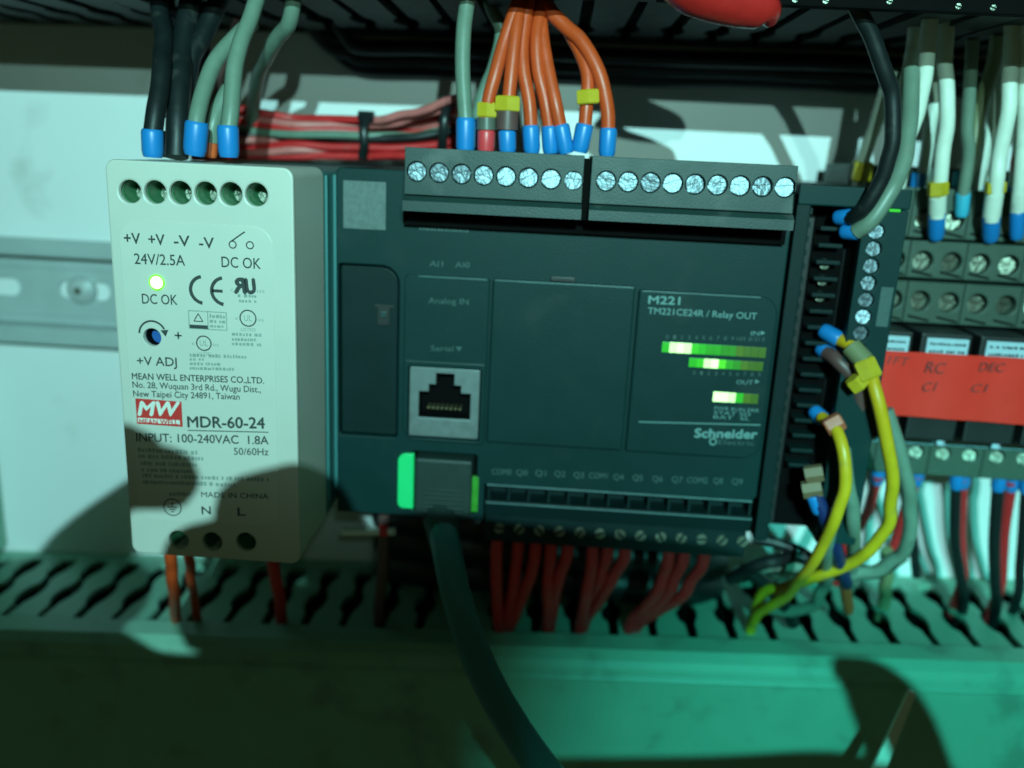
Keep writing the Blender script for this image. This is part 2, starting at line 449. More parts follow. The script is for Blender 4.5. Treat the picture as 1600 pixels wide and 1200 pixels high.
# ================================================================== POWER SUPPLY
ps = thing('power_supply', 'off-white rail power supply with red logo, lit green lamp and printed front', 'power supply', (-21, -52, -45))
YF = -105.0
TOPX = [-35.9 + 5.40 * i for i in range(6)]
TOPZ = [38.5 + .14 * i for i in range(6)]
BOT = [(-29.7, -41.0), (-21.7, -40.8), (-13.7, -40.3)]
holes = [circ(x, z, 2.35) for x, z in zip(TOPX, TOPZ)] + [circ(x, z, 2.3) for x, z in BOT] + [circ(-32.9, 7.4, 2.0)]
mb = MB()
plate(mb, [rrect(-41, -1, -45, 45, 2.2)] + holes, YF, 1.7, .5)
plate(mb, [rrect(-40.9, -1.1, -44.9, 44.9, 2.2), rrect(-39, -3, -43, 43, 1.2)], -103.32, 22.2)
mb.build('front_cover', 'psu', ps, True)
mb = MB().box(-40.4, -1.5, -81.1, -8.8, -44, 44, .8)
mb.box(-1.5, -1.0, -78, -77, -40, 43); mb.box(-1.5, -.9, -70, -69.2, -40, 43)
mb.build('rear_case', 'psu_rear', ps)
mb = MB()
plate(mb, [rrect(-38.8, -5.6, -36.2, 32.6, 4.2), circ(-32.9, 7.4, 2.0)], YF - .16, .3, .12)
mb.build('label_panel', 'psu_label', ps, True)
for i, (x, z) in enumerate(list(zip(TOPX, TOPZ)) + BOT):
    mb = MB(); plate(mb, [circ(x, z, 2.8), circ(x, z, 2.34)], -103.28, 6.5)
    mb.cyl_y(x, z, 2.7, -96.9, -96.3, 16)
    h = mb.build('terminal', 'green_plastic', ps, True)
    s_ = screw(ps, x, -98.6, z - .4, 1.7, 'dull', tilt=-.1)
mb = MB(); plate(mb, [circ(-32.9, 7.4, 2.4), circ(-32.9, 7.4, 1.98)], -103.28, 6); mb.build('trimmer_sleeve', 'void', ps)
mb = MB().cyl_y(-32.9, 7.1, 1.7, -101.6, -97.5, 18).box(-33.6, -32.2, -101.75, -101.6, 6.9, 7.3); mb.build('trimmer', 'pot', ps)
q = (-31.07, -105.00, 19.60)
mb = MB(); plate(mb, [circ(q[0], q[2], 1.75), circ(q[0], q[2], 1.42)], -105.55, .6, .1); mb.build('lamp_halo', 'led_halo', ps)
mb = MB(); mb.cyl_y(q[0], q[2], 1.4, -104.9, -105.5, 20, 1.38); mb.cyl_y(q[0], q[2], 1.38, -105.5, -106.3, 20, .8); mb.build('status_lamp', 'led_psu', ps, True)

Y = YF - .20
ink = MB(); fine = MB()
def T(mb, st, a, b, cap, **k):      # baseline from a to b
    text(mb, st, a[0], b[0], a[2], cap, k.pop('y', Y), dz=b[2] - a[2], **k)
T(ink, '+V', (-37.70, -105.00, 27.62), (-34.21, -105.00, 27.67), 2.3, bold=.01)
T(ink, '+V', (-32.40, -105.00, 27.63), (-28.91, -105.00, 27.68), 2.3, bold=.01)
T(ink, '-V', (-26.83, -105.00, 27.65), (-23.49, -105.00, 27.69), 2.3, bold=.01)
T(ink, '-V', (-21.42, -105.00, 27.53), (-18.23, -105.00, 27.56), 2.3, bold=.01)
q = (-14.18, -105.00, 28.58); arc(ink, q[0], q[2], .75, 0, 360, .26, Y)
r_ = (-11.46, -105.00, 31.41); bar(ink, q[0] - .2, q[2] + .75, r_[0], r_[2], .3, Y)
q = (-10.45, -105.00, 28.64); arc(ink, q[0], q[2], .75, 0, 360, .26, Y)
T(ink, '24V/2.5A', (-35.75, -105.00, 23.35), (-24.68, -105.00, 23.54), 2.3, bold=.004)
T(ink, 'DC OK', (-16.72, -105.00, 23.69), (-8.24, -105.00, 23.73), 2.3, bold=.004)
T(ink, 'DC OK', (-34.62, -105.00, 14.80), (-26.81, -105.00, 14.95), 2.2, bold=.004)
q = (-20.86, -105.00, 18.50); arc(ink, q[0], q[2], 2.9, 100, 262, .75, Y)
q = (-16.23, -105.00, 18.47); arc(ink, q[0], q[2], 2.9, 100, 262, .75, Y); bar(ink, q[0] - 2.8, q[2], q[0] - .5, q[2], .65, Y)
T(ink, 'U', (-11.75, -105.00, 18.30), (-9.65, -105.00, 18.42), 3.2, bold=.035, shear=-.12)
# mirrored R of the recognised-component mark
tmp = MB(); q = (-14.13, -105.00, 18.31); r_ = (-11.61, -105.00, 18.45)
text(tmp, 'R', -r_[0], -q[0], q[2], 3.2, Y, bold=.035, shear=.12)
ink.add([(-x, y, z) for x, y, z in tmp.v], tmp.f)
T(fine, 'c', (-14.96, -105.00, 18.54), (-14.40, -105.00, 18.57), .8); T(fine, 'us', (-9.23, -105.00, 18.58), (-7.55, -105.00, 18.68), .8)
def F(x0, x1, py0, py1, h):
    a = AT(x0, py0); b_ = AT(x1, py1)
    fuzz_line(fine, a[0], b_[0], a[2], h, Y, (b_[2] - a[2]) / (b_[0] - a[0]))
PX = {
    (372, 464): (-13.46, -105.00, 17.38),
    (403, 465): (-9.12, -105.00, 17.48),
    (374, 472): (-13.22, -105.00, 16.27),
    (403, 473): (-9.15, -105.00, 16.36),
    (363, 524): (-15.04, -105.00, 8.83),
    (412, 526): (-8.09, -105.00, 8.95),
    (363, 532): (-15.08, -105.00, 7.69),
    (400, 533): (-9.82, -105.00, 7.85),
    (363, 539): (-15.12, -105.00, 6.68),
    (412, 541): (-8.15, -105.00, 6.80),
    (297, 557): (-24.69, -105.00, 3.52),
    (388, 560): (-11.65, -105.00, 3.86),
    (297, 563): (-24.73, -105.00, 2.65),
    (322, 563): (-21.13, -105.00, 2.86),
    (297, 570): (-24.79, -105.00, 1.63),
    (345, 571): (-17.88, -105.00, 1.90),
    (297, 577): (-24.84, -105.00, 0.60),
    (366, 579): (-14.90, -105.00, 0.91),
    (216, 705): (-37.85, -105.00, -19.42),
    (312, 710): (-23.60, -105.00, -19.25),
    (217, 715): (-37.80, -105.00, -20.96),
    (318, 719): (-22.78, -105.00, -20.58),
    (221, 726): (-37.31, -105.00, -22.64),
    (308, 729): (-24.34, -105.00, -22.24),
    (222, 736): (-37.26, -105.00, -24.19),
    (300, 739): (-25.60, -105.00, -23.87),
    (223, 745): (-37.20, -105.00, -25.59),
    (420, 752): (-7.82, -105.00, -24.70),
    (224, 755): (-37.15, -105.00, -27.16),
    (370, 760): (-15.30, -105.00, -26.46),
    (265, 774): (-31.15, -105.00, -29.75),
    (303, 774): (-25.42, -105.00, -29.35),
}
def AT(px, py): return PX[(px, py)]
F(372, 403, 464, 465, .7); F(374, 403, 472, 473, .7)
# test mark box with triangle
a = (-24.46, -105.00, 13.82); b_ = (-16.14, -105.00, 9.91); m_ = (-20.26, -105.00, 9.81)
for (x0, z0, x1, z1) in ((a[0], a[2], b_[0], a[2]), (a[0], b_[2], b_[0], b_[2]), (a[0], a[2], a[0], b_[2]), (b_[0], a[2], b_[0], b_[2]), (m_[0], a[2], m_[0], b_[2])): bar(fine, x0, z0, x1, z1, .2, Y)
bar(ink, a[0] + .1, b_[2] + .45, m_[0] - .1, b_[2] + .45, .8, Y)
tx, tz = (a[0] + m_[0]) / 2, (a[2] + b_[2]) / 2 + .5
for (x0, z0, x1, z1) in ((-1, -.8, 1, -.8), (-1, -.8, 0, .9), (1, -.8, 0, .9)): bar(ink, tx + x0, tz + z0, tx + x1, tz + z1, .22, Y)
fuzz_line(fine, m_[0] + .4, b_[0] - .3, a[2] - 1.3, .8, Y); fuzz_line(fine, m_[0] + .4, b_[0] - .3, a[2] - 2.4, .7, Y); fuzz_line(fine, m_[0] + .4, b_[0] - .3, b_[2] + .5, .6, Y)
for q, k in (((-11.37, -105.00, 12.87), 1.75), ((-21.39, -105.00, 6.74), 1.6)):
    arc(ink, q[0], q[2], k, 0, 360, .28, Y, 28)
    text(fine, 'UL', q[0] - .9, q[0] + .9, q[2] - .6, 1.3, Y)
    text(fine, 'c', q[0] - k - 1.1, q[0] - k - .4, q[2] - .5, .8, Y); text(fine, 'us', q[0] + k + .4, q[0] + k + 1.7, q[2] - .5, .8, Y)
    text(fine, 'LISTED', q[0] - 1.6, q[0] + 1.6, q[2] - k - 1.1, .7, Y)
F(363, 412, 524, 526, .7); F(363, 400, 532, 533, .7); F(363, 412, 539, 541, .7)
F(297, 388, 557, 560, .75); F(297, 322, 563, 563, .7); F(297, 345, 570, 571, .7); F(297, 366, 577, 579, .7)
q = (-32.75, -105.00, 8.09); arc(ink, q[0], q[2], 2.95, 25, 178, .42, Y)
e = (q[0] + 2.7, q[2] + 1.1)
ink.add([(e[0] - .9, Y, e[1] - .1), (e[0] + .9, Y, e[1] + .1), (e[0] + .2, Y, e[1] - 1.5)], [(0, 1, 2)])
q = (-27.03, -105.00, 8.14); bar(ink, q[0] - .8, q[2], q[0] + .8, q[2], .35, Y); bar(ink, q[0], q[2] - .8, q[0], q[2] + .8, .35, Y)
T(ink, '+V ADJ', (-36.66, -105.00, 0.92), (-27.69, -105.00, 1.16), 2.0, bold=.006)
T(ink, 'MEAN WELL ENTERPRISES CO.,LTD.', (-38.04, -105.00, -2.40), (-8.24, -105.00, -1.61), 1.45, bold=.01)
T(ink, 'No. 28, Wuquan 3rd Rd., Wugu Dist.,', (-38.03, -105.00, -4.32), (-9.01, -105.00, -3.71), 1.45, bold=.006)
T(ink, 'New Taipei City 24891, Taiwan', (-38.02, -105.00, -6.40), (-13.84, -105.00, -5.64), 1.45, bold=.006)
T(ink, 'MDR-60-24', (-25.94, -105.00, -12.84), (-8.37, -105.00, -12.02), 2.6, bold=.014)
a = (-25.98, -105.00, -13.60); b_ = (-7.52, -105.00, -12.87); bar(ink, a[0], a[2], b_[0], b_[2], .22, Y)
T(ink, 'INPUT: 100-240VAC  1.8A', (-37.99, -105.00, -16.97), (-7.59, -105.00, -15.75), 2.0, bold=.008)
T(ink, '50/60Hz', (-15.61, -105.00, -18.72), (-7.66, -105.00, -18.35), 1.7, bold=.004)
F(216, 312, 705, 710, 1.0); F(217, 318, 715, 719, 1.0); F(221, 308, 726, 729, 1.0); F(222, 300, 736, 739, .9); F(223, 420, 745, 752, .95); F(224, 370, 755, 760, .95)
F(265, 303, 774, 774, 1.0)
T(ink, 'MADE IN CHINA', (-23.63, -105.00, -29.55), (-7.93, -105.00, -28.94), 1.3, bold=.004)
q = (-30.55, -105.00, -32.57); arc(ink, q[0], q[2], 2.05, 0, 360, .25, Y, 28)
bar(ink, q[0], q[2] + 1.2, q[0], q[2], .3, Y)
for k, wd in enumerate((1.1, .7, .35)): bar(ink, q[0] - wd, q[2] - .55 * k, q[0] + wd, q[2] - .55 * k, .26, Y)
T(ink, 'N', (-23.68, -105.00, -33.84), (-21.57, -105.00, -33.69), 2.0, bold=.01); T(ink, 'L', (-15.25, -105.00, -33.57), (-13.44, -105.00, -33.44), 2.0, bold=.01)
tag(ink.build('printed_lettering', 'ink', ps), kind='stuff'); tag(fine.build('fine_print', 'ink_small', ps), kind='stuff')
a = (-37.61, -105.00, -6.82); b_ = (-27.11, -105.00, -12.77)
mb = MB(); plate(mb, [[(a[0], b_[2]), (b_[0], b_[2] - .1), (b_[0], a[2] - .15), (a[0], a[2])]], Y + .02, .08); mb.build('logo_field', 'red_print', ps)
mb = MB(); T(mb, 'MW', (-37.13, -105.00, -10.68), (-27.57, -105.00, -10.23), 3.2, bold=.028, shear=.22, y=Y - .05)
c0 = (-37.32, -105.00, -11.30); c1 = (-27.68, -105.00, -12.35); mb.add([(c0[0], Y - .05, c0[2]), (c1[0], Y - .05, c0[2]), (c1[0], Y - .05, c1[2]), (c0[0], Y - .05, c1[2])], [(0, 1, 2, 3)])
mb.build('logo_lettering', 'white_print', ps)
mb = MB(); T(mb, 'MEAN WELL', (-36.97, -105.00, -12.79), (-28.12, -105.00, -12.38), 1.2, bold=.012, y=Y - .09); mb.build('logo_name', 'red_print', ps)

# ================================================================== CONTROLLER
pl = thing('logic_controller', 'charcoal programmable controller with green lamp rows and screw terminal blocks', 'controller', (55, -40, -45))
MB().box(.4, 109.6, -68, -8.8, -44.5, 44.5, .5).build('rear_housing', 'plc_dark', pl)
mb = MB()
outer = [(.3, -44.3), (39.4, -44.3), (39.4, -33.9), (108.9, -33.9), (110, -32.6), (110, 44), (109, 45), (1.3, 45), (.3, 44)]
plate(mb, [outer, rrect(.9, 16.1, -22.6, 21.9, 1, rr=(.8, .8, 4.5, .8)), rrect(20.0, 37.2, -42.6, -26.0, .8), rrect(18.9, 37.4, -22.0, -3.0, .6)], -75, 7, .35)
mb.build('front_shell', 'plc', pl)
mb = MB(); plate(mb, [rrect(1.3, 15.7, -22.2, 21.4, 1, rr=(.6, .6, 4.2, .6))], -74.1, 2.4, .3)
mb.box(1.4, 15.6, -74.25, -74.0, -20.0, -19.7)
mb.build('side_door', 'plc_dark', pl)
mb = MB().box(9.8, 14.6, -74.4, -74.0, 11.2, 12.0, .1).box(10.6, 13.6, -74.35, -74.05, 6.8, 11.2, .1); mb.build('door_catch', 'black', pl)
MB().box(11.4, 12.9, -74.7, -74.3, 8.8, 10.4, .2).build('catch_tip', 'plc_lip', pl)
mb = MB(); plate(mb, [rrect(17.6, 38.7, -22.8, 20.2, 1, rr=(3.5, .5, .5, 1.2)), rrect(18.9, 37.4, -22.0, -3.0, .6)], -75.9, 1.0, .3)
mb.build('port_panel', 'plc', pl)
mb = MB().box(18.2, 38.2, -76.1, -75.85, -1.9, -1.5, .1); mb.build('panel_ridge', 'plc_lip', pl)
mb = MB(); plate(mb, [rrect(39.5, 74.2, -21.8, 20.3, .6)], -76.6, 1.7, .4); mb.build('cartridge_cover', 'plc', pl)
MB().box(53.5, 59.5, -76.0, -75.05, 20.4, 21.6, .2).build('cover_tab', 'black', pl)
mb = MB(); plate(mb, [rrect(75.2, 109.1, -22.0, 19.6, 1, rr=(.6, 4.5, 4.5, .6))], -76.4, 1.5, .45); mb.build('display_panel', 'plc', pl)
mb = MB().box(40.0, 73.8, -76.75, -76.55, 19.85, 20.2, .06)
mb.build('cover_highlight', 'edge', pl)  # thin strips painted as highlights on the panel tops
MB().box(76, 104.5, -76.55, -76.35, 19.15, 19.5, .06).build('panel_highlight', 'edge', pl)
MB().box(21, 38, -76.05, -75.85, 19.75, 20.1, .06).build('panel_highlight', 'edge', pl)
# network jack
mb = MB()
jx0, jx1, jz0, jz1 = 19.2, 37.1, -21.6, -3.3
st = [(21.6, -16.6), (34.9, -16.6), (34.9, -9.6), (32.4, -9.6), (32.4, -7.6), (30.6, -7.6), (30.6, -4.6), (25.9, -4.6), (25.9, -7.6), (24.1, -7.6), (24.1, -9.6), (21.6, -9.6)]
plate(mb, [rrect(jx0, jx1, jz0, jz1, .4), st], -75.2, 1.0, .12); mb.build('jack_shell', 'jack', pl)
mb = MB()
plate(mb, [[(x * 1.0, z) for x, z in rrect(jx0 + .3, jx1 - .3, jz0 + .3, jz1 - .3, .3)], st], -74.15, 5.0)
mb.box(jx0 + .3, jx1 - .3, -69.1, -68.2, jz0 + .3, jz1 - .3); mb.build('jack_cavity', 'void', pl)
mb = MB()
for i in range(8): mb.box(23.6 + i * 1.16, 24.2 + i * 1.16, -73.4, -70, -14.6, -14.1)
tag(mb.build('jack_contact', 'gold', pl), kind='stuff')
# indicator rows
yd = -76.4
def lamp_row(x0, x1, zt, zb, mats, name='indicator_lamp', dz=0.0):  # lower levels paint the glow spilling past the lit lamps
    n = len(mats); p = (x1 - x0) / n
    for i, mm in enumerate(mats):
        MB().box(x0 + p * i + .02, x0 + p * (i + 1) - .02, yd - .12, yd + .15, zb + dz * i, zt + dz * i, .05).build(name, GLOW[mm], pl)
a = (81.92, -76.40, 7.05); b_ = (107.37, -76.40, 4.84); r1 = (82.16, -76.40, 4.48)
lamp_row(a[0], b_[0], a[2], r1[2], [.45, 1.6, 2.1, 1.6, .6, .45, .32, .32, .2, .2, .1, .05, .05, .05])
a = (88.88, -76.40, 3.41); b_ = (107.10, -76.40, 1.90); r1 = (89.10, -76.40, 1.14)
lamp_row(a[0], b_[0], a[2], r1[2], [.45, .6, 1.6, 2.1, .8, .32, .2, .1, .05, .05])
a = (95.73, -76.40, -4.87); b_ = (106.89, -76.40, -6.84); r1 = (96.00, -76.40, -7.35)
lamp_row(a[0], b_[0], a[2], r1[2], [2.1, 2.1, 1.6, .45, .1, .05])
pr = MB(); ft = MB()
yt = yd - .06
def TP(mb, st, a, b, cap, **k): text(mb, st, a[0], b[0], a[2], cap, k.pop('y', yt), dz=b[2] - a[2], **k)
TP(pr, 'M221', (77.65, -76.40, 16.38), (85.25, -76.40, 16.49), 1.9, bold=.02)
TP(pr, 'TM221CE24R / Relay OUT', (77.72, -76.40, 13.85), (104.11, -76.40, 13.92), 1.6, bold=.006)
TP(pr, 'IN', (103.19, -76.40, 9.90), (105.19, -76.40, 10.01), 1.1)
q = (106.04, -76.40, 10.70); pr.add([(q[0] - .5, yt, q[2] + .5), (q[0] - .5, yt, q[2] - .6), (q[0] + .6, yt, q[2])], [(0, 1, 2)])
a = (82.16, -76.40, 7.87); b_ = (106.91, -76.40, 8.67)
for i in range(14):
    x = a[0] + (b_[0] - a[0]) * i / 14; sx = '0123456789'[i] if i < 10 else str(i)
    text(ft, sx, x + (.5 if i < 10 else .1), x + (1.2 if i < 10 else 1.5), a[2] + (b_[2] - a[2]) * i / 14, 1.0, yt)
a = (89.61, -76.40, -0.79); b_ = (107.36, -76.40, -0.21)
for i in range(10):
    x = a[0] + (b_[0] - a[0]) * i / 10
    text(ft, str(i), x + .5, x + 1.2, a[2] + (b_[2] - a[2]) * i / 10, 1.0, yt)
TP(pr, 'OUT', (101.02, -76.40, -2.57), (105.11, -76.40, -2.48), 1.1)
q = (106.11, -76.40, -1.60); pr.add([(q[0] - .5, yt, q[2] + .5), (q[0] - .5, yt, q[2] - .6), (q[0] + .6, yt, q[2])], [(0, 1, 2)])
a = (96.38, -76.40, -9.50); b_ = (107.48, -76.40, -9.14)
for k, row in enumerate(('PWR RUN ERR', 'STAT SD', 'BAT  SL')):
    text(pr, row, a[0], b_[0] - 2.0 * (k > 0), a[2] - 1.15 * k, .9, yt)
a = (77.87, -76.40, -13.87); b_ = (108.23, -76.40, -12.78); bar(pr, a[0], a[2], b_[0], b_[2], .3, yt)
TP(pr, 'Schneider', (92.19, -76.40, -17.04), (107.70, -76.40, -16.37), 2.3, bold=.03)
TP(ft, 'Electric', (98.31, -76.40, -18.52), (107.29, -76.40, -18.28), 1.3)
q = (96.96, -76.40, -17.92); arc(pr, q[0], q[2], .8, 0, 360, .4, yt)
yt = -75.06
TP(ft, 'AI1', (23.56, -75.00, 22.37), (26.89, -75.00, 22.39), 1.4); TP(ft, 'AI0', (29.90, -75.00, 22.39), (33.53, -75.00, 22.59), 1.4)
yt = -75.96
TP(ft, 'Analog IN', (23.59, -76.00, 13.29), (33.62, -76.00, 13.54), 1.5); TP(ft, 'Serial', (24.51, -76.00, 1.31), (30.16, -76.00, 1.48), 1.4)
q = (31.59, -76.00, 2.23); ft.add([(q[0] - .8, yt, q[2] + .5), (q[0] + .8, yt, q[2] + .5), (q[0], yt, q[2] - .7)], [(0, 1, 2)])
yt = -75.06
for (nm, a, b_) in (('COM0', (41.10, -75.00, -31.02), (46.29, -75.00, -30.85)), ('Q0', (47.46, -75.00, -30.77), (50.47, -75.00, -30.75)), ('Q1', (52.47, -75.00, -30.61), (55.30, -75.00, -30.60)), ('Q2', (57.47, -75.00, -30.45), (60.30, -75.00, -30.44)), ('Q3', (62.47, -75.00, -30.47), (65.13, -75.00, -30.47)), ('COM1', (66.45, -75.00, -30.38), (71.26, -75.00, -30.23)), ('Q4', (72.76, -75.00, -30.31), (75.41, -75.00, -30.30)), ('Q5', (77.72, -75.00, -30.15), (80.36, -75.00, -30.15)), ('Q6', (82.84, -75.00, -30.15), (85.48, -75.00, -30.15)), ('Q7', (87.78, -75.00, -30.00), (90.58, -75.00, -29.98)), ('COM2', (91.73, -75.00, -29.90), (96.97, -75.00, -29.73)), ('Q8', (98.44, -75.00, -29.63), (100.90, -75.00, -29.63)), ('Q9', (103.18, -75.00, -29.48), (105.96, -75.00, -29.47))):
    TP(ft, nm, a, b_, 1.6, bold=.005)
a = (20.85, -75.00, 31.11); b_ = (33.38, -75.00, 31.29); fuzz_line(ft, a[0], b_[0], a[2], 1.0, -75.06)
tag(pr.build('printed_lettering', 'plc_print', pl), kind='stuff'); tag(ft.build('faint_lettering', 'plc_faint', pl), kind='stuff')
MB().box(2.2, 12.6, -75.12, -75.0, 30.6, 42.0).build('blank_sticker', 'sticker', pl)
# top plug-in terminal blocks
def top_block(x0, x1, first, last, n):
    mb = MB()
    mb.prism_x([(-62, 50.4), (-83.0, 50.4), (-83.0, 36.6), (-62, 36.6)], x0, x1)
    xs = [first[0] + (last[0] - first[0]) * i / (n - 1) for i in range(n)]; zs = [first[2] + (last[2] - first[2]) * i / (n - 1) for i in range(n)]
    plate(mb, [[(x0, 39.9), (x1, 39.9), (x1, 50.4), (x0, 50.4)]] + [circ(x, z, 2.3, 18) for x, z in zip(xs, zs)], -85.0, 1.98, .12)
    mb.prism_x([(-83.02, 39.8), (-85.9, 39.6), (-87.2, 38.6), (-87.2, 36.3), (-83.02, 36.3)], x0, x1)
    b = mb.build('terminal_block', 'block', pl)
    for x, z in zip(xs, zs):
        screw(b, x, -84.3, z, 2.1, 'steel', random.uniform(-50, 10), tilt=-.06 + random.uniform(-.14, .14), tx=random.uniform(-.16, .16))
top_block(18.8, 59.6, (21.58, -85.00, 45.08), (57.39, -85.00, 44.82), 8)
top_block(61.3, 107.2, (64.77, -85.00, 45.04), (104.87, -85.00, 45.58), 9)
mb = MB().box(17.4, 108.4, -77.4, -74.9, 32.2, 36.1, .3).box(59.7, 61.2, -83.5, -62, 36.0, 49.8); mb.build('block_seat_shade', 'void', pl)  # seat painted black as the blocks' shadow, dark filler between them
# lower terminals
for i in range(14): MB().box(40.2 + i * 5.26, 40.9 + i * 5.26, -74.0, -68.0, -38.4, -34.2).build('divider', 'plc_dark', pl)
MB().box(40, 109, -75.3, -74.7, -34.2, -33.7, .12).build('strip_highlight', 'edge', pl)  # thin strip painted as a bright edge highlight
mb = MB(); mb.prism_x([(-67.9, -38.4), (-75.2, -38.3), (-75.6, -38.9), (-74.6, -42.6), (-71.4, -43.6), (-71.4, -51.5), (-50, -51.5), (-50, -44.6), (-67.9, -44.6)], 39.8, 109.4)
lb = mb.build('terminal_block', 'plc_dark', pl)
MB().box(40, 109.2, -75.9, -75.4, -38.9, -38.5, .1).build('strip_highlight', 'edge', pl)
a = (43.60, -71.60, -47.60); b_ = (108.65, -71.60, -46.85)
for i in range(13):
    screw(lb, a[0] + (b_[0] - a[0]) * i / 12, -71.9, a[2] + (b_[2] - a[2]) * i / 12, 1.5, 'dull')
# network port below: light guides either side of the plug
a = (16.53, -75.60, -26.59); b_ = (20.67, -75.60, -41.92)
mb = MB(); plate(mb, [rrect(a[0], b_[0], b_[2], a[2], 1, rr=(1.6, .2, .2, 2.2))], -75.7, 1.4, .25); mb.build('light_guide', 'guide', pl)
a = (35.94, -75.20, -32.01); b_ = (37.82, -75.20, -41.81)
MB().box(a[0], b_[0], -75.4, -74, b_[2], a[2], .2).build('light_guide', 'guide_dim', pl)
MB().box(20.2, 37.0, -71, -68.1, -42.4, -26.2).build('port_cavity', 'void', pl)

# ------------------------------------------------------------------ network cable in the lower port
nc = thing('network_cable', 'thick dark network cable plugged in below the jack and hanging to the bottom edge', 'cable', (29.37, -84.00, -38.63))
mb = MB().box(21.4, 36.2, -78.4, -70.5, -42.4, -26.6, .8)
mb.build('plug', 'plug', nc)
mb = MB()
for i in range(6): mb.box(23.6, 34.2, -78.9, -78.3, -41.4 + i * 1.25, -40.7 + i * 1.25, .15)
tag(mb.build('plug_grip', 'plug', nc), kind='stuff')
MB().tube([(28.09, -75.00, -42.02), (28.71, -78.00, -43.96), (30.10, -83.00, -46.11), (31.73, -89.00, -47.58)], 4, 14, rs=[4.6, 4.8, 4.2, 3.5]).build('strain_relief', 'plug', nc, True)
MB().tube([(29.17, -80.00, -44.85), (31.73, -89.00, -47.58), (36.12, -98.00, -57.38), (43.18, -108.00, -67.96), (51.59, -118.00, -75.49), (61.38, -128.00, -81.61), (73.65, -138.00, -87.71)], 3.8, 18, 8).build('jacket', 'jacket', nc, True)

# ================================================================== EXPANSION MODULE
em = thing('expansion_module', 'narrow black expansion module with a column of screws right of the controller', 'module', (124, -40, -45))
MB().box(110.8, 134.6, -63, -8.8, -45, 46.3, .4).build('rear_housing', 'black', em)
mb = MB()
mb.box(110.9, 114.2, -74.5, -63.05, -45, 44.4, .4)
for i in range(26): mb.box(113.6, 114.8, -73.8, -63.05, -43 + i * 3.3, -41.6 + i * 3.3)
mb.build('left_rib', 'plc_dark', em)
mb = MB().box(110.9, 137, -75, -63.05, 41.6, 46.3, .4); mb.build('top_cap', 'plc', em)
mb = MB(); plate(mb, [rrect(126.8, 137, -44.5, 41.5, .4)] + [circ(130.2, z, 1.9, 16) for z in [36.2 - 4.12 * i for i in range(9)]], -74.6, 2.4, .2)
mb.box(127.2, 137, -72.1, -63.05, -44.5, 41.5)
ff = mb.build('front_face', 'plc', em)
for i in range(9): screw(ff, 130.2, -74.0, 36.2 - 4.12 * i, 1.75, 'steel', random.uniform(-20, 15), tilt=random.uniform(-.16, .05), tx=random.uniform(-.1, .12))
MB().box(118.6, 126.7, -64.2, -63.05, -44, 41.5).build('channel', 'void', em)
for i in range(16): MB().box(118.8, 124.6, -69, -64.2, 36 - 4.1 * i - .5, 36 - 4.1 * i + .5, .2).build('connector_rib', 'plc_dark', em)
for i in range(3): screw(em, 121.6, -66.5, (123.10, -66.00, 27.10)[2] - 4.1 * i * 1.0, 1.3, 'dull', 5)
a = (132.47, -74.70, 23.23); MB().box(133.3, 136.2, -74.75, -74.55, (133.95, -74.70, 13.57)[2], a[2]).build('label_strip', 'plc_faint', em)
q = (133.53, -74.70, 41.50); MB().box(q[0] - 1.2, q[0] + 1.3, -74.9, -74.5, q[2] - .45, q[2] + .45, .1).build('status_lamp', GLOW[.6], em)

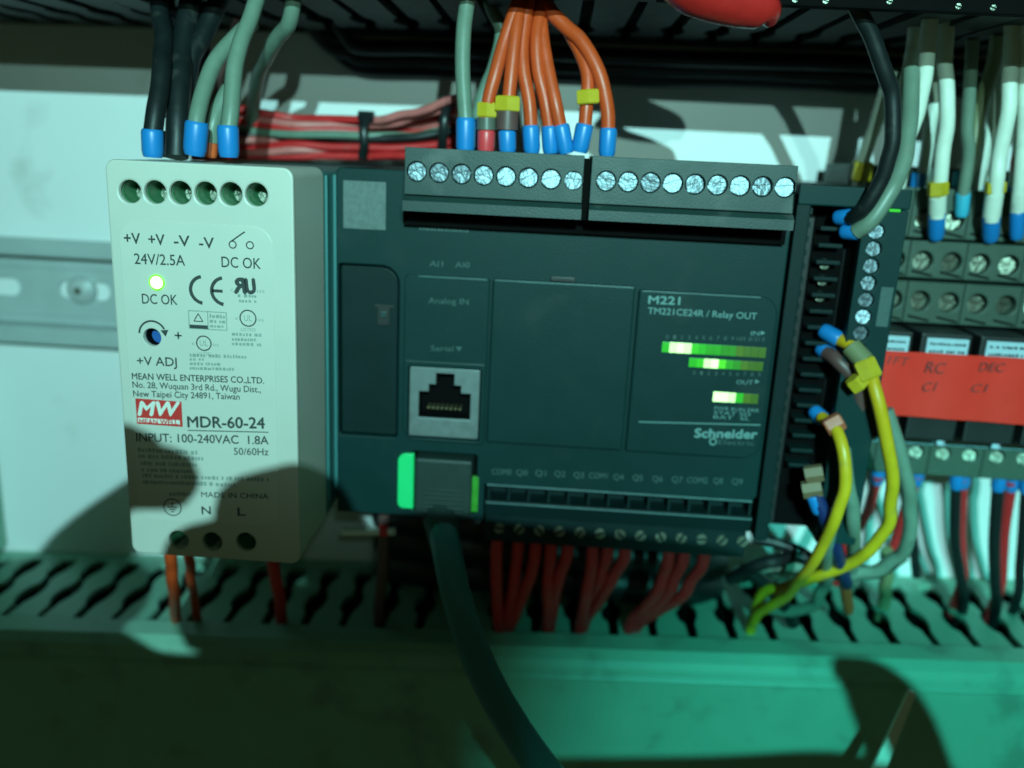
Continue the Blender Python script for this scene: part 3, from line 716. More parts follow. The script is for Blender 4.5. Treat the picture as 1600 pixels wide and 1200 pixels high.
# ================================================================== RELAY SOCKETS
def socket(cx, label):
    t = thing('relay_socket', label, 'relay socket', (cx, -20, 5), 'relay sockets side by side at the right')
    w2 = 7.55
    MB().box(cx - w2, cx + w2, -33, -8.8, -36, 52, .5).build('socket_body', 'relay', t)
    for (z0, z1, yf, zs) in ((33.2, 46.5, -42, 38.2), (22.6, 32.6, -45, 27.2), (10.6, 21.8, -47.5, 16.6)):
        mb = MB(); hx = (cx - 3.7, cx + 4.0)
        plate(mb, [[(cx - w2, z0), (cx + w2, z0), (cx + w2, z1), (cx - w2, z1)]] + [circ(x, zs, 2.75, 18) for x in hx], yf, 3.0, .25)
        mb.box(cx - w2 + .2, cx + w2 - .2, yf + 3.05, -33.05, z0 + .2, z1 - .2)
        b = mb.build('terminal_tier', 'relay', t)
        for x in hx: screw(b, x, yf + 1.7, zs - .3, 2.35, 'dull', random.uniform(-10, 25), tilt=-.02 + random.uniform(-.22, .22), tx=-.05 + random.uniform(-.22, .22))
        for x in hx:
            mb = MB(); mb.add([(x - 2.8, yf - .05, z0 + 1.5), (x + 3.0, yf - .05, z0 + .4), (x + 3.0, yf - .05, z0 + 1.0), (x - 2.8, yf - .05, z0 + 2.1)], [(0, 1, 2, 3)])
            mb.build('marking_slot', 'void', t)
    MB().box(cx - 6.6, cx + 6.6, -59, -33.05, -19.5, 9.9, .6).build('relay_case', 'black', t)
    m_ = MB().box(cx - 5.4, cx + 5.4, -59.9, -58.9, 1.6, 8.8, .3); mp = m_.build('marker_plate', 'marker_blue', t)
    mb = MB()
    for k, z in enumerate((7.0, 5.0, 2.9)): fuzz_line(mb, cx - 4.6, cx + 4.6, z, .7, -59.95)
    tag(mb.build('fine_print', 'void', mp), kind='stuff')
    MB().box(cx - 7.2, cx + 7.2, -46.4, -44.2, -24.6, -22.6, .2).build('marker_strip', 'marker_blue', t)
    mb = MB(); hx = (cx - 3.7, cx + 3.9)
    plate(mb, [[(cx - w2, -34.5), (cx + w2, -34.5), (cx + w2, -21.9), (cx - w2, -21.9)]] + [circ(x, -27.8, 2.1, 16) for x in hx], -44.1, 3, .25)
    mb.box(cx - w2 + .2, cx + w2 - .2, -41.05, -33.05, -34.3, -22)
    b = mb.build('terminal_tier', 'relay', t)
    for x in hx: screw(b, x, -43.4, -28.0, 1.75, 'dull', random.uniform(-10, 20), tilt=-.1 + random.uniform(-.1, .1), tx=-.24 + random.uniform(-.12, .12))
    return t
socket(142.9, 'relay socket at the left end of its row, half hidden by the black module')
socket(158.2, 'relay socket behind the red tape lettered RC, second of the row')
socket(173.5, 'relay socket behind the red tape lettered DEC, third of the row')
socket(188.8, 'relay socket at the right edge of the photo, last of the row')

tp = thing('red_tape_label', 'strip of red tape with handwriting stuck across the relay fronts', 'tape', (159.48, -60.60, -3.13))
A0, A1, B0, B1 = (139.94, -60.60, 4.89), (177.75, -60.60, 4.90), (146.30, -60.60, -12.44), (181.26, -60.60, -13.07)
mb = MB(); n = 14; vs = []; fs = []
xl, xr = A0[0], 198.0
for i in range(n + 1):
    u = i / n; x = xl + (xr - xl) * u
    zt = A0[2] + (A1[2] - A0[2]) * (x - xl) / (A1[0] - xl); zb = B0[2] + (B1[2] - B0[2]) * (x - xl) / (B1[0] - xl)
    yy = -60.5 - .25 * math.sin(u * 21)
    vs += [(x, yy, zb), (x, yy - .1, zt), (x, yy + .25, zb), (x, yy + .15, zt)]
for i in range(n):
    a = 4 * i; fs += [(a, a + 4, a + 5, a + 1), (a + 2, a + 3, a + 7, a + 6), (a + 1, a + 5, a + 7, a + 3), (a, a + 2, a + 6, a + 4)]
mb.add(vs, fs).build('tape_strip', 'tape', tp, True)
mb = MB(); yy = -60.95
def TT(st, a, b, cap, **k): text(mb, st, a[0], b[0], a[2], cap, yy, dz=b[2] - a[2], **k)
TT('1FT', (142.96, -60.60, 1.44), (148.79, -60.60, 1.27), 2.2, shear=.2); TT('RC', (153.01, -60.60, -0.21), (158.18, -60.60, -0.42), 3.0, shear=.15); TT('C1', (153.22, -60.60, -5.44), (156.81, -60.60, -5.05), 2.4, shear=.2)
TT('DEC', (166.68, -60.60, 0.96), (173.26, -60.60, 1.01), 2.4, shear=.15); TT('C1', (165.75, -60.60, -4.85), (170.01, -60.60, -4.58), 2.2, shear=.2)
tag(mb.build('handwriting', 'tape_ink', tp), kind='stuff')

# ================================================================== WIRES
def into(p, dz=-16): return Vector(p) + Vector((0, 3, dz))
def above(p, dz=7): return Vector(p) + Vector((0, 0, dz))
def fer(a, b, r=2.1, m='ferrule'): return ('ferrule', a, b, r, m)
def mk(a, b, r=2.6, m='mark_yellow'): return ('marker', a, b, r, m)
def slv(a, b, r=2.0, m='smoke'): return ('sleeve', a, b, r, m)

# --- above the power supply
G = 'dark wires rising from the power supply'
wire('control_wire', 'black wire in the leftmost blue ferrule on top of the power supply', 'wire', G,
     [(-36.42, -92.00, 49.72), (-36.39, -90.00, 55.93), (-36.88, -84.00, 64.53), (-39.73, -76.00, 72.91), (-43.52, -70.00, 81.35), (-45.93, -66.00, 87.62)], 2.1, 'black_pvc', [fer((-36.31, -92.00, 51.49), (-36.54, -92.00, 45.45), 2.4)])
wire('control_wire', 'black wire beside the white gap, its dark ferrule hidden behind the leftmost blue one', 'wire', G,
     [(-32.90, -88.00, 45.63), (-33.06, -86.00, 53.51), (-34.84, -80.00, 63.59), (-36.52, -72.00, 74.27), (-36.73, -66.00, 83.70)], 2.6, 'black_pvc', [fer((-36.45, -84.00, 51.32), (-36.78, -84.00, 45.45), 2.2, 'blue_pvc')])
wire('control_wire', 'black wire bending to the upper right between the grey wires', 'wire', G,
     [(-33.90, -80.00, 46.47), (-34.47, -78.00, 58.09), (-34.11, -74.00, 68.44), (-31.48, -68.00, 77.87), (-29.58, -64.00, 85.75)], 2.4, 'black_pvc')
wire('control_wire', 'thin black wire behind the dark bundle above the power supply', 'wire', G,
     [(-39.83, -76.00, 55.07), (-39.78, -72.00, 65.53), (-43.12, -66.00, 76.26), (-45.12, -62.00, 84.07)], 2.2, 'black_pvc')
wire('control_wire', 'dark blue wire at the right of the black bundle above the power supply', 'wire', G,
     [(-33.33, -74.00, 45.63), (-34.50, -72.00, 58.45), (-34.71, -68.00, 69.06), (-34.99, -62.00, 81.55)], 2.0, 'black_pvc')
G = 'grey wires rising from the power supply'
wire('control_wire', 'grey wire curving right out of the middle blue ferrule on the power supply', 'wire', G,
     [(-26.51, -92.00, 51.53), (-26.62, -91.00, 54.95), (-26.29, -88.00, 60.56), (-24.79, -83.00, 67.18), (-22.03, -78.00, 72.95), (-19.28, -74.00, 76.78)], 1.85, 'grey', [fer((-26.13, -92.00, 53.58), (-27.05, -92.00, 46.31), 2.6)])
wire('control_wire', 'long grey wire from the right blue ferrule leaning to the top edge', 'wire', G,
     [(-18.80, -93.00, 51.85), (-18.71, -92.00, 56.60), (-18.70, -89.00, 64.16), (-18.07, -84.00, 72.74), (-16.71, -78.00, 81.05), (-15.84, -74.00, 86.52)], 1.85, 'grey', [fer((-18.90, -93.00, 53.06), (-18.87, -93.00, 46.28), 2.35)])
wire('control_wire', 'grey wire swinging from the top edge down into shade right of the power supply wires', 'wire', G,
     [(-10.03, -74.00, 86.06), (-9.97, -74.00, 81.29), (-11.72, -72.00, 77.37), (-18.12, -64.00, 72.40), (-25.55, -52.00, 68.01), (-32.88, -36.00, 60.71), (-38.05, -24.00, 53.96)], 1.85, 'grey')
wire('control_wire', 'short grey wire in an orange ferrule between the two blue ferrules', 'wire', G,
     [(-26.34, -84.00, 49.37), (-25.58, -84.00, 53.22), (-24.54, -82.00, 57.58), (-23.21, -80.00, 61.29)], 1.9, 'grey', [fer((-26.45, -84.00, 50.22), (-26.79, -84.00, 45.92), 1.7, 'ferrule_orange')])
wire('control_wire', 'thin dark red wire behind the grey wires above the power supply', 'wire', None,
     [(-39.58, -50.00, 56.31), (-37.57, -50.00, 62.89), (-33.30, -55.00, 70.51), (-27.82, -60.00, 79.19)], 1.2, 'brown_pvc')

# --- tied bundle of red wires along the plate
G = 'red and grey wires of the tied bundle'
rows = [('red', 168, 186, 190, 172), ('rose', 178, 196, 199, 186), ('red', 190, 203, 207, 190), ('grey', 200, 212, 213, 200), ('black_pvc', 208, 217, 216, 205), ('rose', 214, 223, 222, 214), ('red', 226, 230, 230, 220), ('rose', 236, 236, 236, 228), ('red', 243, 243, 242, 234)]
names = ['topmost red wire of the tied bundle behind the devices', 'pale red wire second from the top of the tied bundle', 'red wire just above the grey one in the tied bundle', 'single grey wire in the middle of the tied red bundle', 'single black wire in the middle of the tied red bundle', 'pale red wire just below the grey and black ones in the tied bundle', 'bright red wire in the lower half of the tied bundle', 'pale red wire second from the bottom of the tied bundle', 'lowest red wire of the tied bundle behind the devices']
BUND = {
    0: [(-55.34, -24.69, 58.43), (-39.76, -30.41, 58.75), (-24.66, -24.75, 57.49), (-3.42, -27.83, 57.78), (12.23, -29.88, 58.08), (24.73, -27.13, 61.65), (33.97, -27.45, 62.70)],
    1: [(-53.27, -29.90, 55.96), (-41.35, -26.27, 57.06), (-23.24, -29.57, 55.66), (-4.27, -24.01, 55.60), (11.69, -26.39, 56.45), (25.26, -31.13, 58.98), (34.10, -27.77, 60.09)],
    2: [(-55.74, -24.24, 54.10), (-41.15, -26.99, 55.28), (-23.36, -29.28, 53.96), (-3.90, -25.66, 54.46), (11.73, -26.39, 54.71), (25.12, -29.78, 58.59), (34.35, -30.64, 59.36)],
    3: [(-53.64, -29.46, 52.12), (-41.07, -27.43, 52.98), (-22.85, -31.03, 52.92), (-2.75, -30.80, 53.20), (11.97, -27.84, 54.03), (25.16, -29.59, 56.79), (34.43, -30.97, 57.87)],
    4: [(-54.11, -28.49, 50.99), (-40.56, -28.90, 51.93), (-24.56, -25.44, 51.62), (-2.92, -30.02, 52.37), (12.56, -31.37, 53.40), (25.32, -30.81, 55.96), (34.54, -31.71, 56.73)],
    5: [(-54.03, -28.86, 49.49), (-40.10, -30.30, 50.41), (-24.88, -24.43, 50.81), (-4.11, -24.68, 51.62), (11.67, -25.71, 51.93), (24.72, -25.01, 54.40), (34.32, -27.94, 55.09)],
    6: [(-52.92, -31.72, 47.52), (-41.86, -25.71, 48.41), (-23.32, -29.65, 49.75), (-3.04, -29.44, 50.11), (12.18, -28.72, 50.61), (25.25, -29.35, 53.09), (34.39, -28.44, 54.47)],
    7: [(-54.57, -27.96, 46.08), (-41.14, -27.85, 46.60), (-23.18, -30.19, 48.42), (-4.22, -24.16, 48.90), (11.70, -25.64, 49.48), (25.04, -27.11, 51.79), (34.66, -31.28, 52.88)],
    8: [(-55.13, -26.79, 44.61), (-41.17, -27.85, 45.64), (-23.76, -28.37, 46.76), (-3.25, -28.50, 47.58), (12.69, -31.58, 48.34), (25.40, -29.95, 50.39), (34.65, -30.56, 51.92)],
}
for i, (m_, *_z) in enumerate(rows):
    wire('control_wire', names[i], 'wire', G, BUND[i], 1.15, m_)
wire('control_wire', 'pale red wire leaving the tied bundle upward to the right of the tie', 'wire', None,
     [(-3.50, -30.00, 57.10), (3.79, -34.00, 57.96), (13.52, -38.00, 59.92), (21.99, -42.00, 62.75), (28.46, -46.00, 64.42)], 1.15, 'rose')
wire('control_wire', 'second pale red wire rising out of the tied bundle under the first', 'wire', None,
     [(-3.72, -29.00, 55.88), (7.08, -32.00, 57.14), (16.79, -36.00, 59.82), (25.27, -40.00, 62.02)], 1.0, 'rose')
for lab, q in (('black cable tie round the red bundle left of the terminal blocks', [(-1.25, -33.50, 58.10), (-1.60, -36.00, 55.21), (-1.40, -36.00, 50.88), (-2.62, -33.00, 47.15)]), ('second black cable tie round the red bundle beside the grey wire', [(22.43, -40.00, 62.89), (22.06, -43.00, 58.55), (21.71, -42.00, 53.54), (20.93, -38.00, 49.29)])):
    t = thing('cable_tie', lab, 'cable tie', q[1]); MB().tube(q, 1.3, 8, 6, flat=.5).build('strap', 'tie', t, True)
    MB().tube([Vector(q[0]) + Vector((-2.2, -.4, .4)), Vector(q[0]) + Vector((2.2, -.4, .4))], 1.6, 6).build('tie_head', 'tie', t)

# --- black cables added to darken the shaded plate under the top duct
G = 'added black cables darkening the plate under the top duct'
for i, (z, y, lab) in enumerate(((80.2, -5, 'added black cable, highest of the dark fill under the top duct'), (76.6, -4.5, 'added black cable, second from the top of the dark fill'), (73.6, -3.2, 'added black cable, lowest of the dark fill under the top duct'), (79, -11, 'added black cable in front of the other dark fill under the duct'))):
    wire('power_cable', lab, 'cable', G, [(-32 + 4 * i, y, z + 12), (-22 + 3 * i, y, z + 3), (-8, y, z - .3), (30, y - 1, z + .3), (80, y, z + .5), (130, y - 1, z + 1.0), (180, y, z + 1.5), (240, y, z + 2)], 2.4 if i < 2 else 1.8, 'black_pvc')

# --- into the upper controller blocks
G = 'wires entering the upper controller terminals'
wire('control_wire', 'grey wire in a blue ferrule at the left of the orange wires', 'wire', G,
     [(31.59, -76.00, 55.38), (31.29, -76.00, 59.67), (30.27, -76.00, 68.11), (30.41, -77.00, 76.28), (31.02, -78.00, 82.88), (31.18, -78.00, 86.86)], 1.8, 'grey', [fer((31.51, -76.00, 57.68), (31.63, -76.00, 49.57), 2.35)])
wire('control_wire', 'thin grey wire behind the leftmost orange wire', 'wire', G,
     [(32.26, -66.00, 51.18), (33.62, -64.00, 61.18), (36.57, -62.00, 70.43), (38.10, -62.00, 78.58), (36.05, -62.00, 82.85), (33.67, -62.00, 87.77)], 1.7, 'grey')
wire('control_wire', 'orange wire with yellow marker ending in the red ferrule', 'wire', G,
     [(36.46, -78.00, 54.82), (36.65, -78.00, 61.21), (37.87, -78.00, 67.55), (39.77, -76.00, 74.73), (41.97, -74.00, 81.93), (43.01, -72.00, 85.70)], 1.62, 'orange',
     [fer((36.59, -78.00, 55.11), (36.65, -78.00, 49.79), 2.1, 'ferrule_red'), slv((36.49, -78.00, 57.81), (36.59, -78.00, 55.11), 2.3), mk((36.65, -78.00, 61.21), (36.64, -78.00, 57.82), 2.6)])
wire('control_wire', 'orange wire with yellow marker above a brown sleeve and blue ferrule', 'wire', G,
     [(41.43, -79.00, 55.02), (41.52, -79.00, 62.76), (41.87, -78.00, 69.78), (42.60, -76.00, 76.90), (42.69, -73.00, 84.16), (42.83, -72.00, 86.37)], 1.62, 'orange',
     [fer((41.42, -79.00, 55.30), (41.81, -79.00, 50.02), 2.1), slv((41.38, -79.00, 59.40), (41.42, -79.00, 55.30), 2.6, 'brown_pvc'), mk((41.38, -79.00, 62.76), (41.39, -79.00, 59.26), 3.2)])
wire('control_wire', 'orange wire with no marker, nearest to the right of the marked brown sleeve', 'wire', G,
     [(47.02, -78.00, 55.30), (46.10, -78.00, 61.63), (44.67, -77.00, 68.62), (43.79, -75.00, 75.71), (44.49, -73.00, 83.54), (44.89, -72.00, 86.45)], 1.62, 'orange', [fer((46.81, -78.00, 56.57), (47.44, -78.00, 50.29), 2.05)])
wire('control_wire', 'orange wire in the left one of the two touching blue ferrules', 'wire', G,
     [(51.31, -77.00, 55.53), (49.90, -77.00, 61.86), (48.01, -76.00, 68.85), (47.02, -75.00, 75.84), (47.43, -72.00, 83.14), (47.80, -71.00, 86.73)], 1.62, 'orange', [fer((51.24, -77.00, 56.67), (51.90, -77.00, 50.51), 2.05)])
wire('control_wire', 'orange wire in the right one of the two touching blue ferrules', 'wire', G,
     [(53.98, -78.00, 55.62), (52.27, -78.00, 61.90), (50.07, -76.00, 68.94), (48.60, -74.00, 76.03), (47.71, -71.00, 83.03), (47.47, -70.00, 86.89)], 1.62, 'orange', [fer((53.75, -78.00, 57.03), (55.48, -78.00, 50.67), 2.0)])
wire('control_wire', 'orange wire with yellow marker in the tilted blue ferrule near the block gap', 'wire', G,
     [(59.30, -78.00, 55.86), (59.60, -78.00, 62.22), (59.09, -77.00, 67.84), (57.49, -75.00, 72.82), (54.55, -73.00, 77.77)], 1.62, 'orange',
     [fer((59.34, -78.00, 57.42), (58.44, -78.00, 51.10), 2.1), mk((59.39, -78.50, 64.96), (59.76, -78.50, 61.78), 2.9)])
wire('control_wire', 'rightmost orange wire arching over into the second terminal block', 'wire', G,
     [(64.80, -78.00, 55.40), (64.23, -78.00, 61.02), (61.78, -78.00, 68.56), (57.29, -76.00, 75.44), (50.78, -73.00, 81.47), (48.21, -71.00, 84.70)], 1.7, 'orange', [fer((64.84, -78.00, 56.82), (64.87, -78.00, 50.53), 2.05)])

# --- around the module and the relays, upper right
wire('power_cable', 'black cable curving from the top edge down to the blue ferrules on the black module', 'cable', None,
     [(110.73, -88.00, 87.98), (115.89, -86.00, 81.66), (121.82, -84.00, 73.82), (126.34, -82.00, 66.25), (128.09, -81.00, 57.52), (127.67, -79.00, 48.37), (125.58, -77.00, 41.67), (124.04, -73.00, 38.82)], 1.8, 'black_pvc',
     [fer((124.55, -73.00, 39.45), (121.64, -70.00, 38.81), 2.0)])
wire('control_wire', 'pale olive wire curving beside the black cable into the module', 'wire', None,
     [(137.05, -62.00, 73.92), (136.15, -68.00, 63.30), (134.30, -73.00, 53.67), (131.23, -76.00, 45.57), (127.84, -76.00, 38.77), (125.64, -74.00, 35.96)], 2.0, 'grey',
     [fer((126.24, -74.00, 35.99), (123.32, -71.00, 35.60), 2.0)])
G = 'pale wires rising from the relay sockets'
wire('control_wire', 'thick white wire leaning left, nearest to the black cable', 'wire', G,
     [(137.93, -66.00, 91.01), (138.16, -66.00, 86.22), (139.28, -64.00, 80.95), (140.48, -62.00, 73.34), (140.40, -60.00, 63.86), (139.60, -58.00, 56.27), (142.09, -52.00, 46.85)], 1.9, 'white_pvc')
wire('control_wire', 'thick white wire with yellow marker dropping into a relay socket ferrule', 'wire', G,
     [(143.93, -58.00, 91.22), (146.03, -56.00, 82.24), (149.24, -54.00, 72.17), (151.19, -53.00, 61.57), (151.95, -52.00, 52.15), (154.46, -49.00, 39.10)], 1.9, 'white_pvc',
     [fer((154.18, -49.00, 40.76), (156.32, -46.00, 33.57), 2.2), mk((152.17, -51.50, 48.30), (152.83, -51.00, 44.74), 2.7), slv((152.83, -51.00, 44.74), (154.23, -49.00, 40.43), 2.2, 'white_pvc')])
wire('control_wire', 'thick white wire at the right edge with yellow marker and blue ferrule', 'wire', G,
     [(159.56, -58.00, 91.11), (161.83, -56.00, 82.88), (164.44, -54.00, 72.82), (165.99, -53.00, 60.69), (166.64, -52.00, 49.65), (168.59, -49.00, 38.99)], 1.9, 'white_pvc',
     [fer((168.32, -49.00, 40.47), (170.65, -46.00, 33.80), 2.2), mk((166.68, -51.50, 49.00), (167.13, -51.00, 46.10), 2.7), slv((167.13, -51.00, 46.10), (168.38, -49.00, 40.14), 2.2, 'white_pvc')])
wire('control_wire', 'short white wire with yellow marker left of the black cable', 'wire', G,
     [(137.83, -46.00, 75.46), (137.93, -40.00, 63.05), (137.79, -38.00, 57.29), (137.41, -36.00, 50.47), (137.67, -34.00, 46.11)], 1.8, 'white_pvc', [mk((137.13, -38.00, 52.53), (137.16, -37.00, 47.55), 2.8)])
wire('control_wire', 'thin greyish wire in shade between the black cable and the white wires', 'wire', G,
     [(139.21, -54.00, 87.36), (140.84, -50.00, 81.29), (142.03, -46.00, 75.63), (142.54, -42.00, 69.65), (142.96, -40.00, 63.28)], 1.7, 'white_pvc')
wire('control_wire', 'white wire behind the second thick one ending in the dark blue ferrule', 'wire', G,
     [(151.46, -40.00, 84.49), (153.63, -36.00, 73.81), (154.28, -36.00, 63.95), (154.32, -36.00, 55.54), (154.02, -36.00, 46.96)], 1.7, 'white_pvc', [fer((152.71, -37.00, 50.36), (153.08, -36.00, 42.05), 2.0, 'ferrule')])
wire('control_wire', 'olive wire above the light blue ferrule between the white wires', 'wire', G,
     [(164.00, -44.00, 86.02), (165.65, -40.00, 78.78), (165.55, -38.00, 70.92), (165.79, -38.00, 59.41), (165.04, -38.00, 48.41)], 1.8, 'olive',
     [fer((163.85, -38.00, 51.25), (163.94, -38.00, 46.82), 2.3, 'ferrule_teal'), fer((163.94, -38.00, 46.82), (164.29, -38.00, 40.97), 2.0)])
wire('control_wire', 'white wire between the olive wire and the right thick white wire', 'wire', G,
     [(169.49, -36.00, 80.94), (171.14, -34.00, 66.46), (170.61, -34.00, 56.32), (170.07, -34.00, 45.95)], 1.7, 'white_pvc')
wire('control_wire', 'white wire dropping to a dark blue ferrule at the right edge', 'wire', G,
     [(170.93, -46.00, 82.99), (173.66, -44.00, 67.70), (175.85, -42.00, 56.52), (177.44, -40.00, 46.53)], 1.8, 'white_pvc', [fer((177.13, -40.00, 49.90), (177.67, -40.00, 41.76), 2.0)])
wire('control_wire', 'dark red wire at the very right edge above the relays', 'wire', None,
     [(174.27, -50.00, 60.36), (173.32, -48.00, 53.95), (177.55, -46.00, 47.58)], 2.0, 'red')


for lab, p, r_, m_, e in (
    ('white wire with a blue ferrule left of the right thick white wire', [(168.97, -40.00, 82.07), (173.83, -34.00, 64.91), (174.38, -34.00, 56.49), (173.89, -34.00, 46.13)], 1.5, 'white_pvc', ((173.57, -34.00, 47.86), (174.15, -33.00, 41.54))),
    ('white wire with yellow marker at the right edge above the relays', [(163.65, -58.00, 87.01), (167.86, -54.00, 74.47), (170.91, -52.00, 62.50), (173.41, -50.00, 49.94), (175.35, -48.00, 41.76)], 1.9, 'white_pvc', ((175.35, -48.00, 41.76), (177.39, -46.00, 34.66))),
    ('pale wire in a light blue ferrule between the two marked white wires', [(154.45, -52.00, 83.09), (158.25, -48.00, 66.80), (160.80, -46.00, 55.79), (162.42, -44.00, 44.26)], 1.6, 'grey', ((162.29, -44.00, 45.93), (163.37, -43.00, 39.51)))):
    wire('control_wire', lab, 'wire', G, p, r_, m_, [fer(e[0], e[1], 1.9, 'ferrule_teal' if 'light blue' in lab else 'ferrule')] if e else ())
# --- yellow wires and the tangle right of the controller
G = 'yellow green wires beside the module'
wire('earth_wire', 'yellow wire with yellow marker hanging from the upper blue ferrule', 'wire', G,
     [(125.82, -70.00, 9.26), (128.47, -74.00, 8.30), (131.76, -78.00, 4.25), (135.15, -80.00, -4.38), (139.06, -80.00, -15.64), (142.73, -78.00, -26.31), (144.68, -74.00, -37.52), (142.68, -70.00, -47.75), (138.70, -64.00, -56.34), (130.42, -56.00, -65.05), (122.94, -46.00, -75.56), into((121.85, -44.00, -78.90))], 1.65, 'yellow',
     [fer((126.50, -71.00, 9.01), (122.70, -68.00, 10.81), 2.1), slv((128.17, -75.00, 8.17), (131.01, -78.00, 5.17), 2.5, 'olive'), mk((130.13, -78.50, 5.87), (132.40, -80.00, 1.58), 2.9, 'mark_yellow')])
wire('earth_wire', 'yellow wire with brick red marker hanging from the lower blue ferrule', 'wire', G,
     [(124.54, -72.00, -11.07), (126.13, -78.00, -12.47), (127.92, -82.00, -17.34), (128.90, -83.00, -25.28), (128.44, -81.00, -36.46), (127.75, -72.00, -51.61), (126.72, -58.00, -68.75), (121.94, -48.00, -80.56), (122.01, -42.00, -89.98), into((122.42, -41.00, -91.66))], 1.55, 'yellow',
     [fer((125.63, -71.00, -12.16), (123.30, -68.00, -10.28), 2.0), mk((124.24, -77.00, -12.58), (127.97, -77.00, -10.00), 2.5, 'mark_red')])
wire('control_wire', 'dark wire in the second blue ferrule just below the upper yellow one', 'wire', None,
     [(124.46, -69.00, 5.16), (126.61, -73.00, 3.89), (130.83, -74.00, -1.37), (135.26, -72.00, -11.75)], 1.9, 'brown_pvc', [fer((125.52, -70.00, 4.62), (123.01, -67.00, 5.97), 2.0), mk((128.17, -79.00, 1.39), (130.68, -79.00, -1.04), 2.5, 'mark_yellow')])
G = 'grey wires looping beside the yellow ones'
wire('control_wire', 'grey wire running down beside the upper yellow wire and looping left', 'wire', G,
     [(140.95, -70.00, -8.58), (145.36, -71.00, -18.32), (149.74, -70.00, -28.98), (153.84, -67.00, -40.89), (155.10, -62.00, -51.66), (150.98, -58.00, -58.86), (141.72, -54.00, -63.20), (128.69, -48.00, -64.33), (117.80, -40.00, -70.45)], 1.9, 'grey')
wire('control_wire', 'grey wire hanging behind the lower yellow wire', 'wire', G,
     [(128.98, -78.00, -16.99), (131.33, -79.00, -26.69), (135.27, -76.00, -38.20), (143.60, -58.00, -57.41), (146.85, -50.00, -69.46)], 1.8, 'grey')
wire('control_wire', 'grey wire bending to the duct left of the dark blue wire', 'wire', G,
     [(129.24, -77.00, -34.63), (130.99, -72.00, -45.79), (139.16, -52.00, -66.90), (138.25, -48.00, -76.50), (131.89, -44.00, -81.40), (125.15, -40.00, -82.63)], 1.8, 'grey')
wire('control_wire', 'dark blue wire with an orange end entering the duct', 'wire', None,
     [(123.71, -77.00, -29.74), (127.56, -77.00, -36.52), (133.98, -70.00, -48.39), (144.31, -54.00, -65.88)], 1.9, 'blue_pvc', [fer((143.94, -54.00, -65.90), (149.50, -46.00, -78.91), 1.7, 'ferrule_orange'), fer((123.44, -77.00, -30.11), (125.71, -77.00, -34.88), 1.9)])
wire('control_wire', 'black wire looping across above the right part of the duct', 'wire', None,
     [(113.29, -44.00, -71.97), (120.59, -50.00, -63.51), (129.12, -54.00, -58.04), (139.54, -54.00, -60.72), (153.24, -52.00, -62.14), (160.63, -50.00, -57.68)], 2.0, 'black_pvc')
wire('control_wire', 'black wire dropping from the controller corner to the duct slots', 'wire', None,
     [(116.24, -46.00, -67.52), (123.51, -46.00, -72.30), (129.94, -44.00, -78.28), (135.04, -42.00, -86.72)], 2.0, 'black_pvc')
wire('control_wire', 'black wire running down behind the lower yellow wire into the duct', 'wire', None,
     [(116.98, -50.00, -55.14), (124.73, -52.00, -55.68), (132.25, -54.00, -58.22), (139.02, -52.00, -65.88)], 1.7, 'black_pvc')
t = thing('wire_marker', 'tan wire marker on the dark wire under the brick red one', 'marker', (122.66, -77.00, -26.68))
MB().tube([(120.84, -77.00, -25.07), (124.85, -78.00, -23.73)], 2.3, 6, flat=.8).build('marker_tube', 'mark_tan', t)
MB().tube([(120.74, -77.00, -29.25), (125.10, -78.00, -27.86)], 2.3, 6, flat=.8).build('marker_tube', 'mark_tan', t)

# --- below the relays
G = 'wires dropping from the relay sockets to the duct'
def drop(lab, top, mid, bot, r, m, fm='ferrule', fr=2.1):
    d_ = Vector(mid) - Vector(top); d_.normalize()
    wire('control_wire', lab, 'wire', G, [top, mid, bot, into(bot)], r, m, [fer(Vector(top) - Vector((0, 0, -2.2)), Vector(top) + d_ * 4.0, fr, fm)])
drop('red wire under the left relay socket, left of the upper yellow wire', (153.96, -40.00, -36.84), (156.78, -30.00, -52.82), (154.75, -22.00, -67.65), 1.6, 'red')
drop('red wire just right of the upper yellow wire', (165.44, -40.00, -36.07), (165.93, -34.00, -50.46), (167.57, -28.00, -63.89), 1.6, 'red')
drop('red wire crossing behind the black wire under the socket lettered RC', (178.47, -40.00, -35.99), (184.50, -32.00, -54.30), (192.98, -24.00, -75.26), 1.6, 'red')
drop('black wire under the socket lettered RC, left one of two', (175.60, -42.00, -35.22), (180.64, -38.00, -56.11), (193.73, -26.00, -84.49), 1.55, 'black_pvc')
drop('black wire under the socket lettered DEC, right one of two', (187.71, -42.00, -35.01), (192.13, -38.00, -55.29), (204.22, -26.00, -85.99), 1.7, 'black_pvc')
drop('red wire close beside the right black wire', (192.72, -40.00, -35.84), (197.18, -34.00, -52.51), (203.72, -26.00, -76.84), 1.7, 'red')
drop('dark wire at the right edge under the relay sockets', (195.84, -42.00, -35.26), (200.56, -38.00, -54.68), (209.95, -26.00, -79.79), 1.5, 'black_pvc')
wire('control_wire', 'dark green wire between the yellow wire and the wide white gap', 'wire', G, [(164.69, -30.00, -40.53), (172.57, -26.00, -57.82), (178.97, -22.00, -77.34)], 1.5, 'black_pvc')
wire('control_wire', 'olive wire entering the duct under the yellow wires', 'wire', G, [(162.74, -34.00, -63.58), (166.05, -30.00, -74.18), (169.29, -24.00, -86.31), into((169.47, -24.00, -87.47))], 2.0, 'olive')

